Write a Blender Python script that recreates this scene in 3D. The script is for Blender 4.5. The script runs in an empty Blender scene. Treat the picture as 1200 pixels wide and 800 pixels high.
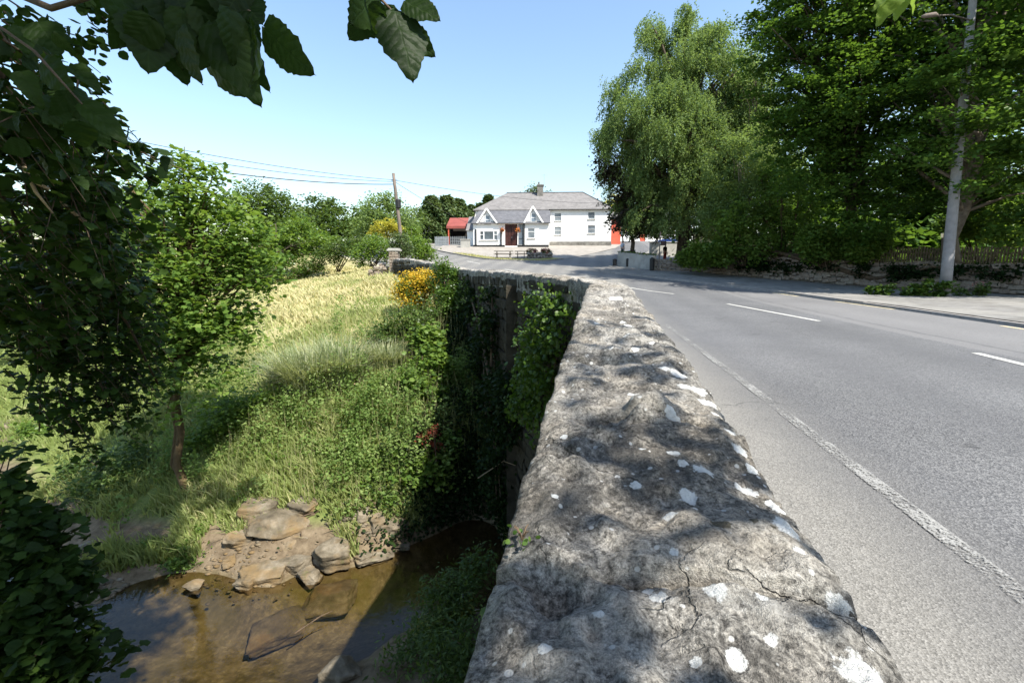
import bpy, bmesh, math, random
import numpy as np
from mathutils import Vector, Matrix, noise as mnoise

# ------------------------------------------------------------------ camera, sky, sun, exposure
S = bpy.context.scene
COL = S.collection
FPX = 538.0                      # focal length in pixels of a 1200 px wide picture
PITCH = math.radians(8.67)
CAMZ = 1.3
cam_d = bpy.data.cameras.new('camera')
cam_d.sensor_width = 36.0
cam_d.lens = 36.0 * FPX / 1200.0
cam_d.clip_start = 0.02
cam_d.clip_end = 3000
cam = bpy.data.objects.new('camera', cam_d)
cam.location = (0, 0, CAMZ)
cam.rotation_euler = (math.pi / 2 - PITCH, 0, 0)
COL.objects.link(cam)
S.camera = cam

SUN_EL = math.radians(52)
SUN_AZ = np.array([0.72, -0.69]); SUN_AZ /= np.linalg.norm(SUN_AZ)
sun_vec = Vector((SUN_AZ[0] * math.cos(SUN_EL), SUN_AZ[1] * math.cos(SUN_EL), math.sin(SUN_EL)))
W = bpy.data.worlds.new('World')
S.world = W
W.use_nodes = True
wn = W.node_tree
wn.nodes.clear()
w_out = wn.nodes.new('ShaderNodeOutputWorld')
w_bg = wn.nodes.new('ShaderNodeBackground')
w_sky = wn.nodes.new('ShaderNodeTexSky')
w_sky.sky_type = 'NISHITA'
w_sky.sun_disc = False
w_sky.sun_elevation = SUN_EL
w_sky.sun_rotation = math.atan2(SUN_AZ[0], SUN_AZ[1])
w_sky.altitude = 50
w_sky.air_density = 1.45
w_sky.dust_density = 1.0
w_sky.ozone_density = 3.0
w_bg.inputs['Strength'].default_value = 0.125
wn.links.new(w_sky.outputs[0], w_bg.inputs['Color'])
wn.links.new(w_bg.outputs[0], w_out.inputs['Surface'])
sun_d = bpy.data.lights.new('sun', 'SUN')
sun_d.energy = 5.0
sun_d.angle = math.radians(0.53)
sun_d.color = (1.0, 0.95, 0.86)
sun = bpy.data.objects.new('sun', sun_d)
sun.rotation_euler = sun_vec.to_track_quat('Z', 'Y').to_euler()
sun.location = (20, -20, 40)
COL.objects.link(sun)
S.view_settings.view_transform = 'Standard'
S.view_settings.look = 'None'
S.view_settings.exposure = 1.08
S.view_settings.gamma = 1.0
S.view_settings.use_curve_mapping = False
S.cycles.max_bounces = 8
S.cycles.transparent_max_bounces = 16
S.cycles.caustics_reflective = False
S.cycles.caustics_refractive = False

rng = np.random.default_rng(7)
random.seed(7)

# ------------------------------------------------------------------ pixel to world
_c, _s = math.cos(PITCH), math.sin(PITCH)
def ray(px, py):
    x = (px - 600) / FPX
    y = (400 - py) / FPX
    return np.array([x, _c + y * _s, -_s + y * _c])
def P(px, py, Y):
    d = ray(px, py)
    k = Y / d[1]
    return np.array([d[0] * k, Y, CAMZ + d[2] * k])
def G(px, py, z):
    d = ray(px, py)
    k = (z - CAMZ) / d[2]
    return np.array([d[0] * k, d[1] * k, z])

def interp(tab):
    a = np.array(tab, float)
    def f(v):
        return np.interp(v, a[:, 0], a[:, 1])
    return f
def smooth(e0, e1, v):
    t = np.clip((np.asarray(v, float) - e0) / (e1 - e0), 0, 1)
    return t * t * (3 - 2 * t)
_zr = interp([(-60, 0), (10, 0), (20, .1), (26, .3), (32, .8), (38, 1.4), (42, 1.85), (50, 2.7), (56, 3.5), (64, 4.75), (80, 6.4), (140, 10), (600, 25)])
def zr(y):
    y = np.asarray(y, float)
    return (_zr(y - 1.2) + _zr(y) * 2 + _zr(y + 1.2)) / 4

# ------------------------------------------------------------------ numpy value noise
def _hash(ix, iy, iz, seed):
    h = (ix * 374761393 + iy * 668265263 + iz * 2147483647 + seed * 974634777) & 0xFFFFFFFF
    h = ((h ^ (h >> 13)) * 1274126177) & 0xFFFFFFFF
    h = (h ^ (h >> 16)) & 0xFFFFFFFF
    return h / 4294967295.0
def vnoise(p, seed=0):
    p = np.asarray(p, float)
    i = np.floor(p).astype(np.int64)
    f = p - i
    f = f * f * (3 - 2 * f)
    r = 0
    for dx in (0, 1):
        for dy in (0, 1):
            for dz in (0, 1):
                w = (f[:, 0] if dx else 1 - f[:, 0]) * (f[:, 1] if dy else 1 - f[:, 1]) * (f[:, 2] if dz else 1 - f[:, 2])
                r = r + w * _hash(i[:, 0] + dx, i[:, 1] + dy, i[:, 2] + dz, seed)
    return r * 2 - 1
def fbm(p, octaves=4, seed=0, gain=.5, ridged=False):
    p = np.asarray(p, float)
    a, s, r = 1.0, 1.0, 0
    for o in range(octaves):
        v = vnoise(p * s + 17.3 * o, seed + o)
        if ridged:
            v = 1 - 2 * np.abs(v)
        r = r + a * v
        a *= gain
        s *= 2.03
    return r

# ------------------------------------------------------------------ materials
MATS = {}
class NT:
    def __init__(self, name):
        m = bpy.data.materials.new(name)
        m.use_nodes = True
        self.m = m
        self.t = m.node_tree
        self.t.nodes.clear()
        self.out = self.n('OutputMaterial')
    def n(self, typ, **kw):
        nd = self.t.nodes.new('ShaderNode' + typ)
        for k, v in kw.items():
            setattr(nd, k, v)
        return nd
    def l(self, a, b):
        self.t.links.new(a, b)
    def coord(self, which='Object'):
        return self.n('TexCoord').outputs[which]
    def noise(self, vec, scale, detail=4, rough=.55, dist=0.0):
        nd = self.n('TexNoise')
        nd.inputs['Scale'].default_value = scale
        nd.inputs['Detail'].default_value = detail
        nd.inputs['Roughness'].default_value = rough
        nd.inputs['Distortion'].default_value = dist
        if vec is not None:
            self.l(vec, nd.inputs['Vector'])
        return nd.outputs['Fac']
    def voro(self, vec, scale, feature='F1', out='Distance', rnd=1.0):
        nd = self.n('TexVoronoi', feature=feature)
        nd.inputs['Scale'].default_value = scale
        nd.inputs['Randomness'].default_value = rnd
        if vec is not None:
            self.l(vec, nd.inputs['Vector'])
        return nd.outputs[out]
    def ramp(self, fac, stops, interp='LINEAR'):
        nd = self.n('ValToRGB')
        cr = nd.color_ramp
        cr.interpolation = interp
        while len(cr.elements) < len(stops):
            cr.elements.new(.5)
        for e, (p, c) in zip(cr.elements, stops):
            e.position = p
            if not hasattr(c, '__len__'):
                c = (c, c, c)
            e.color = (c[0], c[1], c[2], 1)
        self.l(fac, nd.inputs['Fac'])
        return nd.outputs['Color']
    def mix(self, fac, a, b, mode='MIX'):
        nd = self.n('Mix', data_type='RGBA', blend_type=mode)
        for s, v in ((nd.inputs[0], fac), (nd.inputs[6], a), (nd.inputs[7], b)):
            if hasattr(v, 'is_linked'):
                self.l(v, s)
            elif hasattr(v, '__len__'):
                s.default_value = (v[0], v[1], v[2], 1)
            else:
                s.default_value = v
        return nd.outputs[2]
    def math(self, op, a, b=None, clamp=False):
        nd = self.n('Math', operation=op, use_clamp=clamp)
        for s, v in ((nd.inputs[0], a), (nd.inputs[1], b)):
            if v is None:
                continue
            if hasattr(v, 'is_linked'):
                self.l(v, s)
            else:
                s.default_value = v
        return nd.outputs[0]
    def attr(self, name):
        return self.n('Attribute', attribute_name=name).outputs['Fac']
    def bump(self, h, strength=.3, dist=.02, normal=None):
        nd = self.n('Bump')
        nd.inputs['Strength'].default_value = strength
        nd.inputs['Distance'].default_value = dist
        self.l(h, nd.inputs['Height'])
        if normal is not None:
            self.l(normal, nd.inputs['Normal'])
        return nd.outputs['Normal']
    def bsdf(self, color, rough=.8, spec=.3, normal=None, metal=0.0):
        b = self.n('BsdfPrincipled')
        if hasattr(color, 'is_linked'):
            self.l(color, b.inputs['Base Color'])
        else:
            b.inputs['Base Color'].default_value = (*color, 1)
        if hasattr(rough, 'is_linked'):
            self.l(rough, b.inputs['Roughness'])
        else:
            b.inputs['Roughness'].default_value = rough
        b.inputs['Specular IOR Level'].default_value = spec
        b.inputs['Metallic'].default_value = metal
        if normal is not None:
            self.l(normal, b.inputs['Normal'])
        return b.outputs['BSDF']
    def done(self, shader):
        self.l(shader, self.out.inputs['Surface'])
        MATS[self.m.name] = self.m
        return self.m

def plain(name, col, rough=.7, spec=.3, var=.25, scale=3.0, bump=.15, metal=0.0):
    t = NT(name)
    co = t.coord()
    f = t.noise(co, scale, 6, .6)
    c = t.ramp(f, [(.3, tuple(x * (1 - var) for x in col)), (.7, tuple(min(1, x * (1 + var * .6)) for x in col))])
    nrm = t.bump(t.noise(co, scale * 9, 4), bump, .02) if bump else None
    return t.done(t.bsdf(c, rough, spec, nrm, metal))

def leafmat(name, dark, mid, light, transl=.38, gloss=.25, rough=.45, vein=False):
    t = NT(name)
    lv = t.attr('lv')
    co = t.coord()
    f = t.math('ADD', t.math('MULTIPLY', lv, .8), t.math('MULTIPLY', t.noise(co, .9, 2), .25))
    c = t.ramp(f, [(.12, dark), (.5, mid), (.92, light)])
    nrm = None
    if vein:
        nrm = t.bump(t.noise(co, 60, 3), .3, .004)
    b = t.bsdf(c, rough, gloss, nrm)
    tr = t.n('BsdfTranslucent')
    t.l(t.mix(.6, c, (light[0] * 1.5, light[1] * 1.6, light[2] * .6)), tr.inputs['Color'])
    mx = t.n('MixShader')
    mx.inputs[0].default_value = transl
    t.l(b, mx.inputs[1])
    t.l(tr.outputs[0], mx.inputs[2])
    return t.done(mx.outputs[0])

def make_materials():
    # rough old limestone coping with lichens and moss
    t = NT('coping_rock')
    co = t.coord()
    n1 = t.noise(co, 3.2, 10, .68)
    n2 = t.noise(co, 16, 9, .7)
    n3 = t.noise(co, 95, 5, .7)
    n4 = t.noise(co, 1.3, 5, .6)
    base = t.ramp(n2, [(.30, (.13, .122, .11)), (.5, (.315, .30, .27)), (.72, (.48, .46, .42))])
    warm = t.mix(t.ramp(n4, [(.45, 0.0), (.62, .55)]), base, (.30, .255, .195))
    dk = t.ramp(t.math('ADD', t.math('MULTIPLY', n1, .75), t.math('MULTIPLY', n3, .3)), [(.465, 1.0), (.56, 0.0)])
    c = t.mix(t.math('MULTIPLY', dk, .70), warm, (.055, .052, .048))
    sp = t.ramp(n3, [(.34, .45), (.5, 1.0), (.68, 1.3)])
    c = t.mix(1.0, c, sp, 'MULTIPLY')
    g5 = t.noise(co, 260, 3, .8)
    c = t.mix(1.0, c, t.ramp(g5, [(.32, .55), (.5, 1.0), (.68, 1.35)]), 'MULTIPLY')
    wob = t.n('VectorMath', operation='ADD')
    t.l(co, wob.inputs[0])
    wn_ = t.n('TexNoise')
    wn_.inputs['Scale'].default_value = 4.0
    wn_.inputs['Detail'].default_value = 7
    t.l(co, wn_.inputs['Vector'])
    wsc = t.n('VectorMath', operation='SCALE')
    wsc.inputs['Scale'].default_value = .35
    t.l(wn_.outputs['Color'], wsc.inputs[0])
    t.l(wsc.outputs[0], wob.inputs[1])
    ck = t.voro(wob.outputs[0], 4.2, 'DISTANCE_TO_EDGE')
    ckm = t.math('MULTIPLY', t.ramp(ck, [(.003, 1.0), (.012, 0.0)]), t.ramp(t.noise(co, 2.1, 3), [(.52, 0.0), (.62, 1.0)]))
    c = t.mix(t.math('MULTIPLY', ckm, .6), c, (.04, .036, .03))
    pale = t.ramp(t.noise(co, 7, 8, .72), [(.60, 0.0), (.68, .5)])
    c = t.mix(pale, c, (.52, .50, .46))
    sv = t.voro(co, 26)
    small = t.ramp(t.math('ADD', sv, t.math('MULTIPLY', t.noise(co, 5, 2), .45)), [(.32, 1.0), (.36, 0.0)])
    c = t.mix(t.math('MULTIPLY', small, .8), c, (.60, .60, .58))
    lich = t.math('ADD', t.attr('lichen'), t.math('MULTIPLY', t.math('SUBTRACT', t.noise(co, 45, 8, .75), .5), 1.1))
    lm = t.ramp(lich, [(.47, 0.0), (.54, 1.0)])
    lc = t.ramp(t.noise(co, 75, 6, .75), [(.30, (.36, .365, .345)), (.46, (.66, .665, .64)), (.7, (.76, .76, .74))])
    c = t.mix(t.math('MULTIPLY', lm, .93), c, lc)
    moss = t.ramp(t.math('ADD', t.attr('moss'), t.math('MULTIPLY', t.math('SUBTRACT', t.noise(co, 40, 5), .5), .8)), [(.4, 0.0), (.5, 1.0)])
    c = t.mix(t.math('MULTIPLY', moss, .85), c, t.ramp(t.noise(co, 160, 4, .8), [(.35, (.015, .013, .008)), (.65, (.10, .085, .05))]))
    h = t.math('ADD', t.math('MULTIPLY', n3, .45), t.math('MULTIPLY', n2, 1.0))
    h = t.math('ADD', h, t.math('MULTIPLY', lm, .06))
    h = t.math('ADD', h, t.math('MULTIPLY', g5, .28))
    h = t.math('SUBTRACT', h, t.math('MULTIPLY', ckm, .6))
    nrm = t.bump(h, .95, .022)
    t.done(t.bsdf(c, .92, .15, nrm))

    # rubble stones of walls
    t = NT('rubble_stone')
    co = t.coord()
    oi = t.n('ObjectInfo').outputs['Random']
    n1 = t.noise(co, 6, 8, .7)
    c = t.ramp(n1, [(.3, (.16, .135, .11)), (.55, (.32, .28, .23)), (.75, (.45, .41, .35))])
    c = t.mix(t.math('MULTIPLY', oi, .55), c, (.19, .13, .095))
    mo = t.ramp(t.noise(co, 2.2, 6, .7), [(.55, 0.0), (.68, .7)])
    c = t.mix(mo, c, (.06, .065, .028))
    t.done(t.bsdf(c, .92, .12, t.bump(t.noise(co, 22, 6, .7), .6, .03)))
    t = NT('wall_mortar')
    co = t.coord()
    c = t.ramp(t.noise(co, 4, 8, .7), [(.3, (.07, .06, .05)), (.7, (.19, .17, .14))])
    t.done(t.bsdf(c, .95, .1, t.bump(t.noise(co, 14, 6, .7), .7, .05)))
    # river rock
    t = NT('river_rock')
    co = t.coord()
    c = t.ramp(t.noise(co, 2.6, 9, .68), [(.28, (.04, .033, .022)), (.5, (.13, .108, .075)), (.72, (.27, .235, .18))])
    st = t.ramp(t.noise(co, 1.2, 5, .6), [(.5, 0.0), (.65, .7)])
    c = t.mix(st, c, (.20, .13, .055))
    mo = t.ramp(t.noise(co, 3.0, 6, .7), [(.58, 0.0), (.7, .65)])
    c = t.mix(mo, c, (.10, .11, .035))
    t.done(t.bsdf(c, .85, .2, t.bump(t.noise(co, 9, 8, .7), .6, .05)))

    # asphalt
    t = NT('asphalt')
    co = t.coord()
    dot = t.n('VectorMath', operation='DOT_PRODUCT')
    t.l(co, dot.inputs[0])
    dot.inputs[1].default_value = (.983, -.186, 0)
    p = dot.outputs['Value']
    pn = t.math('ADD', p, t.math('MULTIPLY', t.math('SUBTRACT', t.noise(co, 1.6, 5), .5), .35))
    fine = t.noise(co, 150, 3, .75)
    agg = t.voro(co, 110, out='Color')
    aggv = t.n('SeparateColor')
    t.l(agg, aggv.inputs[0])
    big = t.noise(co, .35, 5, .6)
    c = t.ramp(t.math('ADD', t.math('MULTIPLY', fine, .55), t.math('MULTIPLY', aggv.outputs[0], .45)),
               [(.22, (.04, .04, .042)), (.5, (.112, .112, .114)), (.8, (.23, .228, .222))])
    c = t.mix(1.0, c, t.ramp(big, [(.3, .84), (.7, 1.12)]), 'MULTIPLY')
    shoulder = t.ramp(pn, [(0.0, 0.0), (.01, 0.0)])
    mp = t.n('MapRange')
    mp.inputs['From Min'].default_value = 2.05
    mp.inputs['From Max'].default_value = 1.25
    t.l(pn, mp.inputs['Value'])
    grit = t.ramp(t.math('ADD', t.math('MULTIPLY', fine, .7), t.math('MULTIPLY', aggv.outputs[1], .3)), [(.25, (.085, .08, .07)), (.5, (.21, .20, .178)), (.8, (.35, .335, .305))])
    c = t.mix(t.math('MULTIPLY', mp.outputs[0], .8), c, grit)
    # wheel tracks: polished bands along the lanes
    wv = t.math('SINE', t.math('MULTIPLY', t.math('ADD', pn, .4), 3.7))
    c = t.mix(t.math('MULTIPLY', t.math('ADD', wv, 1.0), .16), c, (.075, .075, .078))
    spots = t.ramp(t.noise(co, 5.5, 6, .7), [(.60, 0.0), (.70, .35)])
    c = t.mix(spots, c, (.055, .055, .057))
    cv = t.n('TexVoronoi', feature='DISTANCE_TO_EDGE')
    cv.inputs['Scale'].default_value = .55
    wob = t.n('VectorMath', operation='ADD')
    t.l(co, wob.inputs[0])
    nz_ = t.n('TexNoise')
    nz_.inputs['Scale'].default_value = 1.7
    nz_.inputs['Detail'].default_value = 6
    t.l(co, nz_.inputs['Vector'])
    t.l(nz_.outputs['Color'], wob.inputs[1])
    t.l(wob.outputs[0], cv.inputs['Vector'])
    crack = t.math('MULTIPLY', t.ramp(cv.outputs[0], [(.003, 1.0), (.008, 0.0)]), t.ramp(t.noise(co, .25, 2), [(.5, 0.0), (.6, .6)]))
    c = t.mix(crack, c, (.03, .03, .03))
    right = t.n('MapRange')
    right.inputs['From Min'].default_value = 6.2
    right.inputs['From Max'].default_value = 6.35
    t.l(p, right.inputs['Value'])
    c = t.mix(t.math('MULTIPLY', right.outputs[0], .3), c, (.26, .25, .24))
    seam = t.ramp(t.math('ABSOLUTE', t.math('SUBTRACT', pn, 6.75)), [(.03, 1.0), (.07, 0.0)])
    c = t.mix(t.math('MULTIPLY', seam, .45), c, (.06, .06, .06))
    patch = t.ramp(t.noise(co, .12, 3), [(.55, 0.0), (.57, .25)])
    c = t.mix(patch, c, (.10, .10, .105))
    nrm = t.bump(t.math('ADD', t.math('MULTIPLY', fine, .6), t.voro(co, 110)), .5, .006)
    t.done(t.bsdf(c, .8, .3, nrm))

    t = NT('footpath_concrete')
    co = t.coord()
    c = t.ramp(t.noise(co, 2.5, 8, .65), [(.3, (.14, .134, .125)), (.7, (.25, .242, .225))])
    c = t.mix(t.ramp(t.noise(co, .4, 4), [(.5, 0.0), (.6, .4)]), c, (.29, .275, .245))
    c = t.mix(t.ramp(t.noise(co, .9, 6, .7), [(.52, 0.0), (.62, .5)]), c, (.10, .092, .08))
    bk = t.n('TexBrick')
    bk.inputs['Scale'].default_value = 1.0
    bk.inputs['Brick Width'].default_value = 2.4
    bk.inputs['Row Height'].default_value = 1.8
    bk.inputs['Mortar Size'].default_value = .018
    t.l(co, bk.inputs['Vector'])
    c = t.mix(t.math('MULTIPLY', bk.outputs['Fac'], .7), c, (.06, .055, .045))
    t.done(t.bsdf(c, .9, .2, t.bump(t.noise(co, 60, 4), .4, .01)))
    t = NT('plaza_tarmac')
    co = t.coord()
    c = t.ramp(t.noise(co, 1.2, 8, .65), [(.3, (.21, .19, .165)), (.7, (.32, .295, .26))])
    t.done(t.bsdf(c, .9, .2, t.bump(t.noise(co, 40, 4), .3, .01)))
    # worn paint: the asphalt shows through the gaps
    for nm, col, thr in (('worn_white_paint', (.31, .307, .292), .51), ('fresh_white_paint', (.60, .59, .54), .40), ('worn_yellow_paint', (.70, .60, .38), .44)):
        t = NT(nm)
        co = t.coord()
        m = t.math('ADD', t.math('MULTIPLY', t.noise(co, 60, 6, .8), .7), t.math('MULTIPLY', t.noise(co, 2.5, 3), .3))
        msk = t.ramp(m, [(thr - .02, 0.0), (thr + .04, 1.0)])
        b = t.bsdf(t.ramp(t.noise(co, 20, 5), [(.3, tuple(x * .7 for x in col)), (.7, col)]), .7, .3, t.bump(t.noise(co, 80, 3), .4, .008))
        tr = t.n('BsdfTransparent')
        mx = t.n('MixShader')
        t.l(msk, mx.inputs[0])
        t.l(tr.outputs[0], mx.inputs[1])
        t.l(b, mx.inputs[2])
        t.done(mx.outputs[0])

    # meadow and bank ground
    t = NT('meadow_ground')
    co = t.coord()
    sep = t.n('SeparateXYZ')
    t.l(co, sep.inputs[0])
    n1 = t.noise(co, .45, 6, .65)
    n2 = t.noise(co, 5, 7, .7)
    green = t.ramp(n2, [(.3, (.075, .10, .028)), (.7, (.17, .20, .06))])
    dry = t.ramp(n2, [(.3, (.22, .19, .09)), (.7, (.38, .35, .18))])
    soil = t.ramp(n2, [(.3, (.075, .055, .034)), (.7, (.21, .165, .11))])
    hz = t.n('MapRange')
    hz.inputs['From Min'].default_value = -2.6
    hz.inputs['From Max'].default_value = -.6
    t.l(sep.outputs[2], hz.inputs['Value'])
    k = t.ramp(t.math('ADD', t.math('MULTIPLY', hz.outputs[0], .5), n1), [(.62, 0.0), (.85, 1.0)])
    c = t.mix(k, green, dry)
    hs = t.n('MapRange')
    hs.inputs['From Min'].default_value = -3.9
    hs.inputs['From Max'].default_value = -4.45
    t.l(sep.outputs[2], hs.inputs['Value'])
    k2 = t.ramp(t.math('ADD', t.math('MULTIPLY', hs.outputs[0], .75), t.math('MULTIPLY', n1, .5)), [(.42, 0.0), (.66, 1.0)])
    c = t.mix(k2, c, soil)
    hb = t.n('MapRange')
    hb.inputs['From Min'].default_value = -4.62
    hb.inputs['From Max'].default_value = -4.82
    t.l(sep.outputs[2], hb.inputs['Value'])
    bed = t.ramp(t.noise(co, 3.5, 8, .7), [(.3, (.062, .052, .03)), (.52, (.15, .126, .08)), (.75, (.25, .22, .155))])
    pb = t.n('SeparateColor')
    t.l(t.voro(co, 17, out='Color'), pb.inputs[0])
    bed = t.mix(1.0, bed, t.ramp(pb.outputs[0], [(.1, .82), (.6, 1.0), (.95, 1.25)]), 'MULTIPLY')
    alg = t.ramp(t.noise(co, .8, 5, .6), [(.5, 0.0), (.62, .6)])
    bed = t.mix(alg, bed, (.10, .085, .02))
    c = t.mix(hb.outputs[0], c, bed)
    t.done(t.bsdf(c, .95, .1, t.bump(n2, .5, .06)))

    t = NT('river_water')
    co = t.coord()
    mp = t.n('Mapping')
    mp.inputs['Scale'].default_value = (1, 1.6, 1)
    t.l(co, mp.inputs['Vector'])
    nrm = t.bump(t.math('ADD', t.noise(mp.outputs[0], 5, 3), t.math('MULTIPLY', t.noise(mp.outputs[0], 22, 2), .25)), .05, .05)
    fr = t.n('Fresnel')
    fr.inputs['IOR'].default_value = 1.33
    t.l(nrm, fr.inputs['Normal'])
    gl = t.n('BsdfGlossy')
    gl.inputs['Roughness'].default_value = .03
    t.l(nrm, gl.inputs['Normal'])
    tr = t.n('BsdfTransparent')
    tr.inputs['Color'].default_value = (.66, .60, .47, 1)
    mx = t.n('MixShader')
    t.l(t.math('MULTIPLY', fr.outputs[0], 1.6, True), mx.inputs[0])
    t.l(tr.outputs[0], mx.inputs[1])
    t.l(gl.outputs[0], mx.inputs[2])
    t.done(mx.outputs[0])

    # foliage
    leafmat('leaf_sycamore', (.02, .05, .012), (.055, .115, .022), (.13, .21, .04), .38, .12)
    leafmat('leaf_lime_tree', (.010, .022, .005), (.024, .050, .010), (.055, .095, .018), .34, .10, .5, True)
    t = NT('leaf_lime_big')
    co = t.coord()
    sp = t.n('SeparateXYZ')
    t.l(co, sp.inputs[0])
    ph = t.math('SUBTRACT', sp.outputs[1], t.math('MULTIPLY', t.math('ABSOLUTE', sp.outputs[0]), .75))
    vn = t.math('POWER', t.math('ABSOLUTE', t.math('SINE', t.math('MULTIPLY', ph, 24))), .35)
    rib = t.ramp(t.math('ABSOLUTE', sp.outputs[0]), [(.006, 0.0), (.02, 1.0)])
    vein = t.math('MULTIPLY', vn, rib)
    oi = t.n('ObjectInfo').outputs['Random']
    c0 = t.mix(oi, (.011, .024, .006), (.026, .050, .010))
    c0 = t.mix(t.ramp(t.noise(co, 6, 5), [(.62, 0.0), (.72, .5)]), c0, (.035, .028, .010))
    c = t.mix(vein, (.021, .040, .010), c0)
    nb = t.bump(t.math('ADD', vein, t.math('MULTIPLY', t.noise(co, 5, 3), 1.2)), .14, .03)
    b = t.bsdf(c, .5, .12, nb)
    tr = t.n('BsdfTranslucent')
    t.l(t.mix(.5, c, (.06, .12, .012)), tr.inputs['Color'])
    mx = t.n('MixShader')
    mx.inputs[0].default_value = .34
    t.l(b, mx.inputs[1])
    t.l(tr.outputs[0], mx.inputs[2])
    t.done(mx.outputs[0])
    leafmat('leaf_sapling', (.045, .09, .018), (.105, .18, .036), (.20, .275, .065), .45, .12)
    leafmat('leaf_birch', (.07, .12, .045), (.145, .21, .08), (.22, .285, .115), .42, .06, .7)
    leafmat('leaf_copper', (.018, .014, .014), (.035, .026, .022), (.05, .055, .025), .25)
    leafmat('leaf_bright', (.04, .085, .015), (.10, .17, .03), (.18, .25, .05), .42)
    leafmat('leaf_hedge', (.028, .055, .014), (.065, .11, .026), (.13, .18, .045), .36)
    leafmat('leaf_conifer', (.03, .055, .02), (.07, .11, .04), (.14, .175, .07), .25)
    leafmat('leaf_yellow', (.20, .20, .03), (.38, .34, .05), (.50, .45, .08), .4)
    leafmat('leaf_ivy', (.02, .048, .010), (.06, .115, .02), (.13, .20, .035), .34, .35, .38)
    leafmat('leaf_weed', (.06, .11, .028), (.13, .20, .055), (.24, .31, .11), .42, .06, .6)
    leafmat('leaf_red', (.05, .03, .015), (.15, .025, .02), (.24, .06, .035), .35)
    leafmat('gorse_flower', (.30, .17, .01), (.56, .37, .03), (.72, .52, .08), .3)
    leafmat('pink_flower', (.16, .05, .06), (.38, .12, .14), (.55, .30, .28), .3)
    leafmat('orange_flower', (.5, .10, .02), (.75, .22, .04), (.8, .35, .06), .3)
    leafmat('grass_mixed', (.11, .15, .042), (.205, .255, .09), (.52, .46, .27), .38, .1, .7)
    leafmat('grass_pampas', (.11, .15, .075), (.25, .29, .16), (.46, .46, .30), .3, .15, .6)
    plain('shade_dark_stone', (.065, .058, .044), .95, .1, .5, 4, .8)  # deep shade of the river-side wall face put into the stone colour
    leafmat('leaf_shade_dark_ivy', (.006, .013, .004), (.012, .026, .007), (.026, .048, .012), .2, .1, .5)  # near-black ivy leaf: shade on walls and bank put into its colour
    plain('woodland_soil', (.045, .042, .022), .95, .1, .5, 2, .6)
    plain('bark', (.10, .08, .06), .9, .1, .5, 5, .8)
    plain('bark_pale', (.23, .19, .15), .9, .1, .5, 4, .8)
    plain('bark_ivy', (.12, .085, .045), .9, .1, .5, 7, .8)
    plain('twig', (.10, .07, .045), .8, .2, .4, 8, .4)
    plain('twig_dry', (.42, .32, .20), .8, .2, .3, 8, .4)
    # buildings
    plain('white_render', (.80, .80, .78), .85, .2, .07, 1.2, .2)
    plain('white_paint', (.80, .80, .79), .5, .4, .05, 3, .1)
    plain('black_paint', (.015, .015, .016), .5, .4, .2, 3, .1)
    plain('dark_wood_door', (.05, .014, .010), .55, .35, .35, 4, .3)
    plain('red_render', (.48, .10, .06), .85, .2, .2, 1, .2)
    plain('red_roof_sheet', (.24, .062, .048), .7, .3, .22, .8, .3)
    plain('shed_dark', (.04, .035, .03), .9, .1, .4, 1, .3)
    plain('galvanised', (.34, .36, .37), .5, .5, .2, 3, .2, .4)
    plain('grey_render', (.36, .35, .32), .9, .2, .25, 1.5, .4)
    plain('plinth_stone', (.20, .19, .17), .9, .15, .5, 2.2, .9)
    plain('pole_wood', (.25, .245, .245), .85, .2, .22, 3.5, .5)
    plain('pole_tar', (.16, .13, .11), .85, .2, .3, 2.5, .5)
    plain('cable', (.03, .03, .032), .6, .3, .1, 3, 0)
    plain('fence_wood', (.19, .155, .10), .85, .15, .45, 6, .5)
    plain('bench_wood', (.07, .058, .045), .8, .2, .4, 6, .3)
    plain('planter_stone', (.24, .22, .20), .9, .15, .4, 5, .7)
    plain('kerb_stone', (.30, .28, .26), .9, .2, .3, 6, .4)
    plain('car_blue', (.02, .05, .20), .3, .5, .05, 2, 0)
    plain('rubber', (.02, .02, .02), .8, .3, .1, 3, .1)
    plain('sign_brown', (.05, .03, .03), .6, .3, .1, 3, 0)
    plain('skin', (.55, .34, .26), .6, .3, .1, 6, .1)
    plain('cloth_pale_blue', (.50, .56, .68), .85, .2, .12, 14, .3)
    plain('cloth_jeans', (.06, .08, .14), .85, .2, .2, 14, .3)
    plain('cloth_black', (.02, .018, .02), .85, .2, .2, 14, .3)
    plain('cloth_red', (.36, .06, .04), .85, .2, .2, 14, .3)
    plain('hair_dark', (.02, .014, .01), .6, .3, .2, 20, .3)
    plain('hair_grey', (.45, .42, .40), .6, .3, .2, 20, .3)
    for nm, a, b in (('slate_brown', (.125, .118, .113), (.225, .212, .203)), ('slate_grey', (.075, .077, .085), (.15, .15, .16))):
        t = NT(nm)
        co = t.coord()
        br = t.n('TexBrick')
        br.inputs['Scale'].default_value = 1.0
        br.inputs['Brick Width'].default_value = .34
        br.inputs['Row Height'].default_value = .17
        br.inputs['Mortar Size'].default_value = .008
        br.inputs['Color1'].default_value = (*a, 1)
        br.inputs['Color2'].default_value = (*b, 1)
        br.inputs['Mortar'].default_value = (.05, .05, .05, 1)
        t.l(co, br.inputs['Vector'])
        c = t.mix(.55, br.outputs['Color'], t.ramp(t.noise(co, 1.4, 8, .7), [(.3, a), (.7, b)]))
        t.done(t.bsdf(c, .75, .3, t.bump(br.outputs['Fac'], .4, .02)))
    t = NT('window_glass')
    c = t.noise(t.coord(), .9, 3)
    t.done(t.bsdf(t.ramp(c, [(.3, (.03, .04, .05)), (.7, (.10, .13, .16))]), .08, .6))
    t = NT('curtained_glass')
    c = t.noise(t.coord(), .9, 3)
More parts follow.
